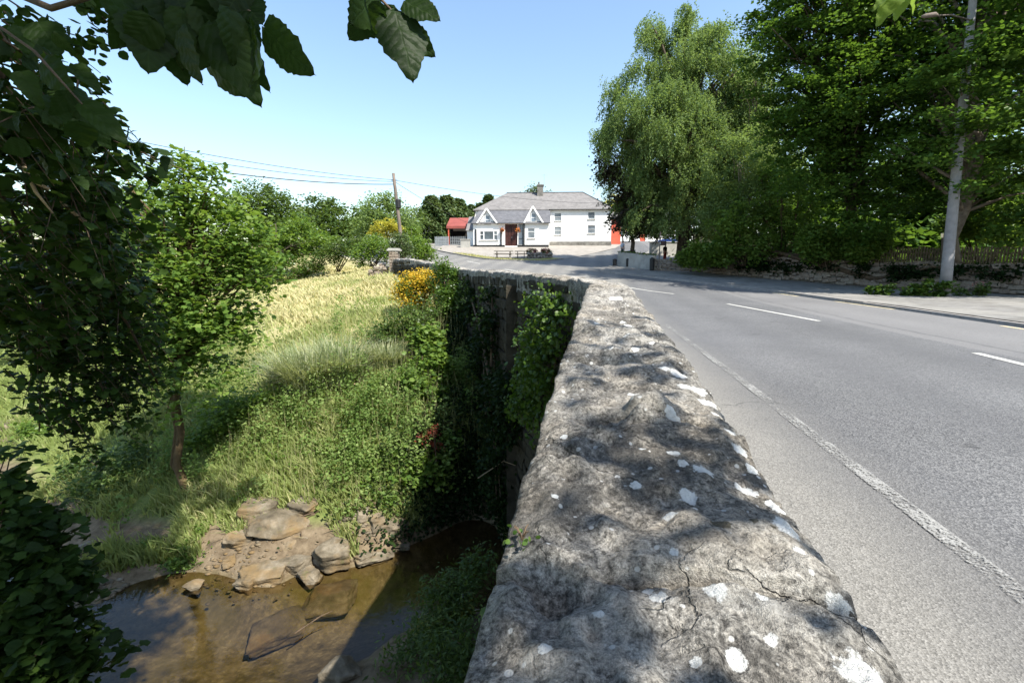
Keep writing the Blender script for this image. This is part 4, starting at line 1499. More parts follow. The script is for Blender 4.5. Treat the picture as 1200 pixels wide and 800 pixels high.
    local('chimney_pot', MB().lathe((cx - .2, ry_ - .5, 8.83), [(.15, 0), (.12, .35), (.14, .4)], 10).mesh('chimney_pot', 'plinth_stone'), ch)
    local('aerial', MB().tube([(cx + .55, ry_ - .4, 8.2), (cx + .55, ry_ - .4, 10.3)], .025, 6).bar((cx + .2, ry_ - .4, 10.2), (cx + .95, ry_ - .4, 10.2), .025).mesh('aerial', 'galvanised'), t)
    local('downpipe', MB().tube([(hx(617), wy - .06, 0.2), (hx(617), wy - .06, we - .1)], .05, 8).mesh('downpipe', 'white_paint'), t)
    # hanging baskets are things of their own
    R = Matrix.Translation(t.location) @ Matrix.Rotation(math.radians(-3), 4, 'Z')
    rr = np.random.default_rng(5)
    for zx, lab in ((294, 'orange flower basket hanging left of the pub door'), (400, 'orange flower basket hanging right of the pub door')):
        p = R @ Vector((hx(zx), -.35, hz(392)))
        b = thing('hanging_basket', lab, 'flower basket', p, 'hanging baskets at the pub door')
        obj('basket', MB().lathe((p.x, p.y, p.z - .25), [(.05, 0), (.2, .12), (.26, .25)], 10).mesh('basket', 'sign_brown'), b)
        n = 160
        fp = np.array(p) + rr.normal(0, .15, (n, 3))
        obj('flowers', leaf_mesh('flowers', fp, .12, T_RHOMB, 'orange_flower', rr.random(n)), b)
        obj('bracket', MB().bar((p.x, p.y + .33, p.z + .42), (p.x, p.y - .05, p.z + .42), .03).bar((p.x, p.y, p.z + .42), (p.x, p.y, p.z), .015).mesh('bracket', 'black_paint'), b)
    # low extension on the left
    e = thing('pub_annex', 'low white annex with grey roof at the left end of the pub', 'house', R @ Vector((-.8, 2.0, 0)))
    def at(x, y, z):
        v = R @ Vector((x, y, z))
        return (v.x, v.y, v.z)
    m = MB()
    a0, a1, ah = hx(40) - .1, hx(92), hz(385)
    for q in (((a0, 1.6), (a1 + .4, 1.6)), ((a0, 8), (a0, 1.6)), ((a1 + .4, 8), (a0, 8))):
        (xa, ya), (xb, yb) = q
        m.quad(at(xa, ya, -.4), at(xb, yb, -.4), at(xb, yb, ah), at(xa, ya, ah))
    obj('wall', m.mesh('wall', 'white_render'), e)
    m = MB().quad(at(a0 - .15, 1.35, ah - .05), at(a1 + .4, 1.35, ah - .05), at(a1 + .4, 4.8, hz(272)), at(a0 - .15, 4.8, hz(272)))
    m.quad(at(a0 - .15, 4.8, hz(272)), at(a1 + .4, 4.8, hz(272)), at(a1 + .4, 8.2, ah), at(a0 - .15, 8.2, ah))
    m.tri(at(a0, 1.6, ah), at(a0, 8, ah), at(a0, 4.8, hz(276)))
    obj('roof', m.mesh('roof', 'slate_brown'), e)
    # small dark porch block in front of the annex
    pw = thing('forecourt_pier', 'squat pale rendered pier at the left end of the pub forecourt', 'wall', at(-1.0, -1.5, 0))
    m = MB()
    v = [at(-.95, -1.2, -.6), at(.2, -1.2, -.6), at(.2, -.4, -.6), at(-.95, -.4, -.6)]
    h = [at(-.95, -1.2, .75), at(.2, -1.2, .75), at(.2, -.4, .75), at(-.95, -.4, .75)]
    for i in range(4):
        m.quad(v[i], v[(i + 1) % 4], h[(i + 1) % 4], h[i])
    m.quad(*h)
    obj('body', m.mesh('body', 'grey_render'), pw)
    v = [at(-1.02, -1.27, .75), at(.27, -1.27, .75), at(.27, -.33, .75), at(-1.02, -.33, .75)]
    h = [(x, y, z + .1) for x, y, z in v]
    m = MB()
    for i in range(4):
        m.quad(v[i], v[(i + 1) % 4], h[(i + 1) % 4], h[i])
    m.quad(*h)
    obj('cap', m.mesh('cap', 'grey_render'), pw)
build_pub()

def build_village():
    # red barn with open front
    p = P(526, 256, 68)
    z = float(zr(66))
    x0, x1 = P(526, 262, 68)[0], P(547, 262, 68)[0] + .6
    zt, ze = P(526, 256, 70)[2], P(526, 265, 67)[2]
    t = thing('red_barn', 'open hay barn with red sheet roof left of the pub', 'barn', (x0, 68, z))
    obj('roof', MB().quad((x0 - .2, 66.8, ze), (x1, 66.8, ze), (x1, 71, zt + .2), (x0 - .2, 71, zt + .2)).quad((x0 - .2, 66.8, ze - .08), (x0 - .2, 71, zt + .12), (x1, 71, zt + .12), (x1, 66.8, ze - .08)).quad((x0 - .2, 66.8, ze - .35), (x1, 66.8, ze - .35), (x1, 66.8, ze + .0), (x0 - .2, 66.8, ze + .0)).mesh('roof', 'red_roof_sheet'), t)
    for x in (x0, x1 - .1):
        obj('post', MB().box(x, x + .16, 66.9, 67.06, z - .3, ze).mesh('post', 'red_render'), t)
    obj('back_wall', MB().box(x0, x1, 72, 72.15, z - .3, zt).mesh('back_wall', 'shed_dark'), t)
    obj('side_wall', MB().box(x0 + .02, x0 + .12, 69, 72, z - .3, ze + .5).box(x1 - .12, x1 - .02, 67.2, 72, z - .3, ze + .5).mesh('side_wall', 'shed_dark'), t)
    # field gates before the barn
    for a, b, lab in ((528, 546, 'grey barred metal gate in front of the red barn'), (510, 526, 'pale panelled metal gate left of the red barn')):
        A, B = P(a, 290, 64.5), P(b, 290, 64.0)
        zg = float(zr(64)) - .05
        g = thing('field_gate', lab, 'gate', ((A[0] + B[0]) / 2, 64.2, zg), 'gates by the barn')
        for k in range(6):
            obj('rail', MB().bar((A[0], A[1], zg + .15 + .21 * k), (B[0], B[1], zg + .15 + .21 * k), .05, .06 if a > 520 else .17).mesh('rail', 'galvanised'), g)
        for k in range(9):
            f = k / 8
            obj('bar', MB().bar((A[0] + (B[0] - A[0]) * f, A[1] + (B[1] - A[1]) * f, zg + .05), (A[0] + (B[0] - A[0]) * f, A[1] + (B[1] - A[1]) * f, zg + 1.35), .05).mesh('bar', 'galvanised'), g)
    # red gable and pale house right of the pub
    a, b = P(715, 283, 70), P(723, 283, 70)
    z = float(zr(69))
    t = thing('red_outhouse', 'terracotta red outhouse wall at the right end of the pub', 'house', (a[0], 70, z))
    obj('wall', MB().box(a[0] - .3, b[0] + .4, 69.5, 75, z - .8, z + 3.6).mesh('wall', 'red_render'), t)
    obj('roof', MB().quad((a[0] - .5, 69.2, z + 3.6), (b[0] + .6, 69.2, z + 3.6), (b[0] + .6, 72.5, z + 5.0), (a[0] - .5, 72.5, z + 5.0)).quad((a[0] - .5, 75.3, z + 3.6), (a[0] - .5, 72.5, z + 5.0), (b[0] + .6, 72.5, z + 5.0), (b[0] + .6, 75.3, z + 3.6)).mesh('roof', 'slate_brown'), t)
    t = thing('far_cottage', 'pale cottage glimpsed beneath the birch right of the red outhouse', 'house', (24, 88, float(zr(88))))
    z = float(zr(88))
    m = wall_open(18, 34, z - .5, z + 3.2, [(20, 21, z + 1, z + 2.2), (24, 25, z, z + 2.1), (28, 29, z + 1, z + 2.2)], 88, .2)
    m.quad((18, 88, z - .5), (18, 88, z + 3.2), (18, 95, z + 3.2), (18, 95, z - .5))
    obj('wall', m.mesh('wall', 'white_render'), t)
    for xa in (20, 28):
        obj('window', MB().box(xa, xa + 1, 88.1, 88.14, z + 1, z + 2.2).mesh('window', 'window_glass'), t)
    obj('door', MB().box(24, 25, 88.1, 88.14, z, z + 2.1).mesh('door', 'red_render'), t)
    obj('roof', MB().quad((17.7, 87.7, z + 3.15), (34.3, 87.7, z + 3.15), (34.3, 91.5, z + 5.6), (17.7, 91.5, z + 5.6)).quad((17.7, 95.3, z + 3.15), (17.7, 91.5, z + 5.6), (34.3, 91.5, z + 5.6), (34.3, 95.3, z + 3.15)).mesh('roof', 'slate_grey'), t)
    # white garden wall behind the junction corner
    t = thing('garden_wall', 'low pale garden wall seen under the trees behind the road sign', 'wall', (18.5, 54, 3.2))
    z = float(zr(54))
    obj('wall', MB().box(15.9, 19.4, 53.9, 54.2, z - .4, z + 1.35).mesh('wall', 'grey_render'), t)
    obj('coping', MB().box(15.8, 19.5, 53.82, 54.28, z + 1.35, z + 1.45).mesh('coping', 'grey_render'), t)
    # parked blue car, mostly hidden under the trees
    c = np.array([21.2, 62.0, float(zr(62)) + .02])
    t = thing('parked_car', 'blue parked car half hidden under the trees by the side road', 'car', c)
    prof = [(-2.05, .35), (-2.1, .75), (-1.95, .92), (-1.1, 1.0), (-.55, 1.42), (.75, 1.45), (1.45, 1.02), (2.0, .9), (2.12, .6), (2.05, .3)]
    m = MB()
    n = len(prof)
    for s, wd in ((-1, .82), (1, .82)):
        pass
    vs = []
    for s in (-1, 1):
        for x, zz in prof:
            w_ = .84 if zz < 1.1 else .66
            vs.append((c[0] + x, c[1] + s * w_, c[2] + zz))
    m.v = vs
    m.f = [tuple(range(n)), tuple(reversed(range(n, 2 * n)))] + [(i, n + i, n + (i + 1) % n, (i + 1) % n) for i in range(n)]
    obj('body', m.mesh('body', 'car_blue'), t)
    obj('side_window', MB().quad((c[0] - .85, c[1] - .80, c[2] + 1.03), (c[0] + 1.2, c[1] - .80, c[2] + 1.03), (c[0] + .7, c[1] - .70, c[2] + 1.38), (c[0] - .5, c[1] - .70, c[2] + 1.38)).mesh('side_window', 'window_glass'), t)
    for x in (-1.3, 1.3):
        for s in (-1, 1):
            w_ = obj('wheel', MB().tube([(c[0] + x, c[1] + s * .7, c[2] + .31), (c[0] + x, c[1] + s * .88, c[2] + .31)], .31, 16).mesh('wheel', 'rubber'), t)
            obj('rim', MB().tube([(c[0] + x, c[1] + s * .86, c[2] + .31), (c[0] + x, c[1] + s * .895, c[2] + .31)], .19, 12).mesh('rim', 'galvanised'), w_)
    for s in (-1, 1):
        obj('headlight', MB().box(c[0] + 1.98, c[0] + 2.13, c[1] + s * .6 - .15, c[1] + s * .6 + .15, c[2] + .62, c[2] + .78).mesh('headlight', 'white_paint'), t)
    # picnic tables
    for cx, L, rz, lab in ((-.9, 2.0, .12, 'dark wooden picnic table at the left on the pub forecourt verge'), (.95, 1.3, -.05, 'small dark picnic table between the long one and the planter')):
        y = 49.6
        z = float(zr(y)) + .02
        t = thing('picnic_table', lab, 'picnic table', (cx, y, z), 'picnic tables before the pub', rz)
        for k in range(4):
            local('plank', MB().box(-L / 2, L / 2, -.36 + .185 * k, -.36 + .185 * k + .17, .71, .75).mesh('plank', 'bench_wood'), t)
        for s in (-1, 1):
            local('bench', MB().box(-L / 2, L / 2, s * .72 - .13, s * .72 + .13, .42, .46).mesh('bench', 'bench_wood'), t)
            lg = MB()
            x = s * (L / 2 - .3)
            lg.bar((x, -.62, 0), (x, -.2, .71), .05, .1).bar((x, .62, 0), (x, .2, .71), .05, .1).bar((x, -.8, .40), (x, .8, .40), .05, .09)
            local('leg_frame', lg.mesh('leg_frame', 'bench_wood'), t)
    # stone planter with two mounds of flowers
    y = 49.4
    z = float(zr(y))
    t = thing('stone_planter', 'rough stone planter with two mounds of pink flowers before the pub', 'planter', (2.9, y, z))
    rr = np.random.default_rng(8)
    for k in range(16):
        V, F = rock_shape(rr, 12, 2, .05, k)
        x = 1.75 + 2.35 * (k % 8) / 7
        zz = z + .18 + .3 * (k // 8)
        obj('boulder', mesh_np('boulder', V * np.array([.24, .3, .2]) + np.array([x, y + rr.normal(0, .1), zz]), F, 'planter_stone', None, True), t)
    obj('soil', MB().box(1.7, 4.1, y - .1, y + .5, z, z + .5).mesh('soil', 'shed_dark'), t)
    for x in (2.1, 3.6):
        pts, lv, _ = crown_points([(x, y + .05, z + .72, .55, .35, .3)], 900, .12, 20, .5)
        obj('plant', leaf_mesh('plant', pts, .11, T_RHOMB, 'leaf_hedge', lv), t)
        pts, lv, _ = crown_points([(x, y + .0, z + .78, .55, .38, .3)], 500, .1, 12, .85)
        obj('flowers', leaf_mesh('flowers', pts, .11, T_RHOMB, 'pink_flower', lv), t)
    # rough grass strip along the kerb
    n = 9000
    s = rr.random(n)
    q = poly_s([(-8.5, 57.3), (-2.4, 48.3), (0, 46.8), (2.5, 46.1), (4.6, 48.0)], 60)
    i = (s * 59).astype(int)
    gx = q[i, 0] + rr.normal(0, .1, n) + rr.random(n) * 1.0 * .5
    gy = q[i, 1] + np.abs(rr.normal(0, .8, n))
    keep = gy < 52 + rr.random(n) * 4
    gp = np.stack([gx, gy, zr(gy) + .03], 1)[keep]
    stuff(obj('verge_grass', leaf_mesh('verge_grass', gp, .16, T_SLIM, 'grass_mixed', .55 + .4 * rr.random(len(gp)), tip=np.concatenate([rr.normal(0, .5, (len(gp), 2)), np.ones((len(gp), 1))], 1))))
build_village()

# ------------------------------------------------------------------ people
def skin_mesh(name, joints, edges, mat, levels=1):
    me = bpy.data.meshes.new(name)
    me.from_pydata([j[0] for j in joints], edges, [])
    me.materials.append(M[mat])
    o = bpy.data.objects.new(name, me)
    COL.objects.link(o)
    sk = o.modifiers.new('skin', 'SKIN')
    for i, j in enumerate(joints):
        r = j[1]
        me.skin_vertices[0].data[i].radius = r if hasattr(r, '__len__') else (r, r)
    me.skin_vertices[0].data[0].use_root = True
    sb = o.modifiers.new('sub', 'SUBSURF')
    sb.levels = sb.render_levels = levels
    dg = bpy.context.evaluated_depsgraph_get()
    ev = bpy.data.meshes.new_from_object(o.evaluated_get(dg))
    ev.polygons.foreach_set('use_smooth', np.ones(len(ev.polygons), bool))
    bpy.data.objects.remove(o)
    ev.name = name
    return ev
def person(label, loc, rz, shirt, trousers, hair, height=1.74):
    t = thing('person', label, 'person', loc, None, rz)
    k = height / 1.74
    S_ = lambda x, y, z: (x * k, y * k, z * k)
    J = [(S_(0, 0, .96), (.15, .11)), (S_(0, .01, 1.18), (.13, .10)), (S_(0, .01, 1.38), (.15, .10)), (S_(0, 0, 1.50), .055), (S_(0, -.015, 1.56), .07), (S_(0, -.02, 1.64), (.078, .095)), (S_(0, -.01, 1.70), (.06, .075)),
         (S_(.17, .01, 1.41), .055), (S_(.23, .03, 1.14), .042), (S_(.24, -.06, .90), .032), (S_(.24, -.09, .80), (.022, .04)),
         (S_(-.17, .01, 1.41), .055), (S_(-.23, .03, 1.14), .042), (S_(-.24, -.06, .90), .032), (S_(-.24, -.09, .80), (.022, .04)),
         (S_(.09, 0, .88), .085), (S_(.10, -.01, .50), .062), (S_(.10, .03, .09), .042), (S_(.11, -.12, .04), .035),
         (S_(-.09, 0, .88), .085), (S_(-.10, -.01, .50), .062), (S_(-.10, .03, .09), .042), (S_(-.11, -.12, .04), .035)]
    E = [(0, 1), (1, 2), (2, 3), (3, 4), (4, 5), (5, 6), (2, 7), (7, 8), (8, 9), (9, 10), (2, 11), (11, 12), (12, 13), (13, 14), (0, 15), (15, 16), (16, 17), (17, 18), (0, 19), (19, 20), (20, 21), (21, 22)]
    # five fingers on each hand and a nose
    for w, s in ((10, 1), (14, -1)):
        b = J[w][0]
        for f in range(4):
            i = len(J)
            J.append(((b[0] - s * .005, b[1] + .022 * (f - 1.5) * -1, b[2] - .05 * k), .009))
            J.append(((b[0] - s * .02, b[1] + .022 * (f - 1.5) * -1 - .005, b[2] - (.095 + .008 * (f in (1, 2))) * k), .007))
            E += [(w, i), (i, i + 1)]
        i = len(J)
        J.append(((b[0] - s * .02, b[1] - .05, b[2] - .02), .010))
        E.append((w, i))
    local('body', skin_mesh('body', J, E, 'skin'), t)
    sh = [(S_(0, 0, .92), (.165, .125)), (S_(0, .01, 1.18), (.15, .118)), (S_(0, .01, 1.38), (.165, .118)), (S_(0, .005, 1.465), .075), (S_(.18, .01, 1.41), .068), (S_(.225, .025, 1.16), .06), (S_(-.18, .01, 1.41), .068), (S_(-.225, .025, 1.16), .06)]
    local('shirt', skin_mesh('shirt', sh, [(0, 1), (1, 2), (2, 3), (2, 4), (4, 5), (2, 6), (6, 7)], shirt), t)
    tr = [(S_(0, 0, .97), (.158, .12)), (S_(.09, 0, .86), .098), (S_(.10, -.005, .5), .078), (S_(.10, .025, .10), .062), (S_(-.09, 0, .86), .098), (S_(-.10, -.005, .5), .078), (S_(-.10, .025, .10), .062)]
    local('trousers', skin_mesh('trousers', tr, [(0, 1), (1, 2), (2, 3), (0, 4), (4, 5), (5, 6)], trousers), t)
    hr = [(S_(0, .03, 1.60), (.08, .07)), (S_(0, .015, 1.68), (.088, .10)), (S_(0, .0, 1.725), (.06, .075))]
    local('hair', skin_mesh('hair', hr, [(0, 1), (1, 2)], hair), t)
    fc = MB()
    for s in (-1, 1):
        fc.box(s * .032 * k - .012, s * .032 * k + .012, -.128 * k, -.10 * k, 1.635 * k, 1.65 * k)
    fc.box(-.025, .025, -.118 * k, -.09 * k, 1.565 * k, 1.575 * k)
    local('face', fc.mesh('face', 'hair_dark'), t)
    return t
person('person in a pale blue shirt standing behind the corner wall', (12.05, 51.0, float(zr(51)) + .01), 2.2, 'cloth_pale_blue', 'cloth_jeans', 'hair_dark')
person('person in black with white hair behind the low red wall', (14.9, 45.5, float(zr(45.5)) + .01), .5, 'cloth_black', 'cloth_red', 'hair_grey', 1.7)

# ------------------------------------------------------------------ trees on the right
def build_right_trees():
    # weeping birch: hanging strands of small leaves
    r = np.random.default_rng(21)
    Yb = 41
    base = np.array([14.9, 41.0, float(zr(41)) + .6])
    t = thing('weeping_birch', 'tall pale green weeping birch above the junction', 'tree', base)
    blobs = np.array(px_blobs([(800, 60, 46, Yb), (765, 110, 50, Yb), (835, 95, 52, Yb), (735, 150, 32, 40), (790, 160, 70, 40), (850, 170, 55, 42), (745, 215, 40, 41), (800, 230, 70, 41), (850, 235, 45, 42), (870, 120, 35, 43), (765, 260, 32, 41), (782, 35, 22, 41), (822, 30, 20, 41)]))
    pts, lv, C = crown_points(blobs, 15000, .62, 26, .3, .8, r)
    n = len(pts)
    ln = r.uniform(.35, 1.7, n)
    k = 24
    f = (np.arange(k)[None] + r.random((n, k))) / k
    sway = r.normal(0, .16, (n, 1, 2))
    Q = np.repeat(pts[:, None, :], k, 1)
    Q[:, :, 2] -= f * ln[:, None]
    Q[:, :, :2] += sway * f[:, :, None] + r.normal(0, .07, (n, k, 2))
    Q[:, :, :2] += (np.sqrt(f) * .35)[:, :, None] * nrmz(pts[:, :2] - base[None, :2])[:, None, :]
    Q = Q.reshape(-1, 3)
    lvv = np.clip(np.repeat(lv, k) + r.normal(0, .13, len(Q)), 0, 1)
    keep = Q[:, 2] > zr(Q[:, 1]) + 2.3 + 1.2 * smooth(14, 10.5, Q[:, 0]) * r.random(len(Q))
    Q, lvv = Q[keep], lvv[keep]
    top = P(806, 40, 41)
    tp = [base + (top - base) * g + np.array([math.sin(g * 5) * .3, 0, 0]) for g in np.linspace(0, 1, 9)]
    tp[0] = base - np.array([0, 0, .8])
    mb = MB()
    mb.tube(tp, list(np.linspace(.55, .08, 9)), 10)
    limbs(mb, tp, C, 130, .4, r)
    obj('trunk', mb.mesh('trunk', 'bark', True), t)
    obj('crown', leaf_mesh('crown', Q, .14 * (.7 + .6 * r.random(len(Q))), T_RHOMB, 'leaf_birch', lvv, droop=1.6, spread=.9, up=.5, r=r), t)

    tree('copper_beech', 'dark purple-leaved beech drooping at the left edge of the birch', (10.9, 41.8, float(zr(41.8))), P(738, 200, 41), .22,
         px_blobs([(716, 190, 18, 41), (712, 205, 13, 41), (735, 205, 26, 41), (728, 240, 22, 41), (745, 250, 26, 41), (742, 266, 13, 41), (722, 262, 10, 40), (756, 225, 25, 42)]), 11000, .22, 'leaf_copper', clump=.5, per=30, nlimb=30, seed=22, leaf_kw=dict(droop=1.2))
    # understorey between birch and sycamores
    tree('willow_shrub', 'pale leafy willow growing between the birch and the dark sycamores', P(868, 300, 34), P(866, 190, 34), .10,
         px_blobs([(860, 200, 40, 34), (885, 240, 40, 33), (845, 250, 30, 34), (905, 205, 35, 34), (880, 165, 26, 35)]), 22000, .15, 'leaf_birch', clump=.4, per=35, nlimb=40, bark='bark_pale', seed=23)
    tree('slim_ash', 'slim upright tree behind the right-hand wall next to the birch', P(900, 300, 36), P(880, 60, 38), .12,
         px_blobs([(885, 90, 30, 38), (895, 140, 30, 38), (900, 190, 30, 37), (870, 60, 18, 39)]), 12000, .16, 'leaf_birch', clump=.5, per=35, nlimb=40, seed=24)
    # sycamores
    sy = dict(mat='leaf_sycamore', clump=.60, per=75, leaf_kw=dict(droop=.35, spread=.42), flat=.30, shell=.25, tmpl=T_RHOMB)
    tree('sycamore_tree', 'large dark sycamore with a pale leaning trunk behind the lamp pole', P(1116, 312, 24), P(1150, 20, 23), .36,
         px_blobs([(1080, 40, 75, 25.5), (1150, 90, 70, 25), (1060, 130, 70, 25.5), (1140, 190, 65, 25), (1185, 30, 60, 24.5), (1185, 150, 60, 24), (1100, 215, 50, 25), (1185, 225, 48, 24), (1040, 60, 60, 26), (1110, -50, 90, 25.5), (1190, -40, 90, 24), (1085, 170, 28, 20.6), (1135, 120, 30, 20.0), (1150, 205, 26, 20.2), (1100, 95, 26, 20.6), (1120, 180, 20, 19.8), (1160, 60, 28, 20.4), (1128, 230, 14, 19.9), (1136, 45, 26, 19.6), (1128, 85, 26, 19.5), (1140, 150, 24, 19.6), (1112, 140, 20, 19.7)]),
         70000, .19, bark='bark_pale', nlimb=90, seed=25, **sy)
    tree('sycamore_tree', 'broad dark sycamore left of the leaning trunk, lit at its left edge', P(1000, 305, 28), P(985, 20, 28), .32,
         px_blobs([(960, 40, 75, 27), (1000, 110, 80, 26), (930, 110, 45, 28), (950, 180, 55, 27), (1020, 200, 65, 26), (985, -20, 80, 27), (905, 60, 30, 28), (1020, 262, 28, 25), (915, 20, 35, 28), (925, 150, 30, 28)]),
         62000, .19, nlimb=110, seed=26, **sy)
    tree('sycamore_tree', 'dark sycamore filling the far right edge of the picture', P(1230, 300, 22), P(1240, -60, 22), .35,
         [(23.4, 16.4, 8.6, 2.2, 1.6, 1.4), (25.6, 18.6, 9.4, 2.2, 1.8, 1.6), (21.9, 17.9, 9.8, 1.6, 1.2, 1.2), (29, 12.5, 8, 3.4, 3, 2.6), (30, 15.5, 10, 3.4, 3, 3), (27.5, 10, 9, 3, 2.6, 2.4)] + px_blobs([(1230, 60, 90, 20), (1240, 170, 80, 20), (1215, 255, 45, 20), (1260, -40, 110, 20)]), 40000, .22, nlimb=40, seed=27, **sy)  # leading blobs lie out of view, added to shade the footpath and wall foot
    # shrubs just behind the wall
    g = 'shrubs behind the right-hand wall'
    for k, (rows, mat, lab) in enumerate((  # the leaf_sapling ones get a brighter leaf in place of sunlight
            ([(820, 298, 16, 33), (842, 296, 16, 32), (805, 302, 10, 34)], 'leaf_bright', 'low bright shrub at the left end of the right-hand wall'),
            ([(870, 262, 34, 32), (890, 285, 25, 31), (860, 290, 18, 32)], 'leaf_sapling', 'mid green shrub spilling over the wall below the willow'),
            ([(925, 240, 36, 31), (940, 275, 30, 30), (915, 205, 25, 32)], 'leaf_sapling', 'broad-leaved shrub brightened as if sunlit behind the middle of the wall'),
            ([(960, 285, 24, 28), (985, 288, 18, 28)], 'leaf_sapling', 'bright low shrub leaning on the wall below the sycamore'),
            ([(1012, 290, 18, 26.5), (1025, 280, 14, 26.5)], 'leaf_sapling', 'small bright shrub at the left end of the paling fence'),
            ([(1160, 262, 26, 26), (1190, 270, 24, 26), (1125, 265, 18, 27)], 'leaf_bright', 'sunlit shrub behind the paling fence on the right'))):
        b = px_blobs(rows)
        base = np.array(b)[:, :3].mean(0)
        base[2] = float(zr(base[1])) + 1.0
        bush('leafy_shrub', lab, b, 7000, .20, mat, base=base, tmpl=T_RHOMB, clump=.32, per=30, seed=60 + k, group=g)
    iv = []
    qq = poly_s(RWALL[2:], 40)
    rw = np.random.default_rng(66)
    for x_, y_ in qq:
        if rw.random() < .75:
            iv.append((x_ + .05, y_, float(zr(y_)) + 1.15 - .25 * rw.random(), .5, .5, .2 + .3 * rw.random()))
    bush('wall_creeper', 'shade-darkened creeper trailing over the top of the right-hand wall', iv, 9000, .12, 'leaf_shade_dark_ivy', base=(20.4, 26, 1.0), tmpl=T_IVY, seed=67, clump=.2, per=24, cat='ivy', leaf_kw=dict(droop=1.2, up=.5))
    # wood behind, closing the view under the crowns
    r = np.random.default_rng(30)
    blobs = [(x, 40 + 6 * math.sin(x), float(zr(40)) + z, 4, 3, 3.4) for x in range(20, 60, 5) for z in (2, 7, 12)] + [(x, 58, 10, 4, 3, 6) for x in range(34, 64, 6)] + [(x, 33.5 - (x - 22) * .35, 3.0, 2.2, 1.8, 1.8) for x in range(22, 46, 3)] + [(x, 36.5 - (x - 22) * .35, 5.5, 2.2, 1.8, 1.8) for x in range(22, 46, 3)]
    pts, lv, C = crown_points(blobs, 56000, .9, 40, .2, .5, r)
    stuff(obj('far_wood', leaf_mesh('far_wood', pts, .52 * (.7 + .6 * r.random(len(pts))), T_RHOMB, 'leaf_sycamore', lv, r=r)))
build_right_trees()

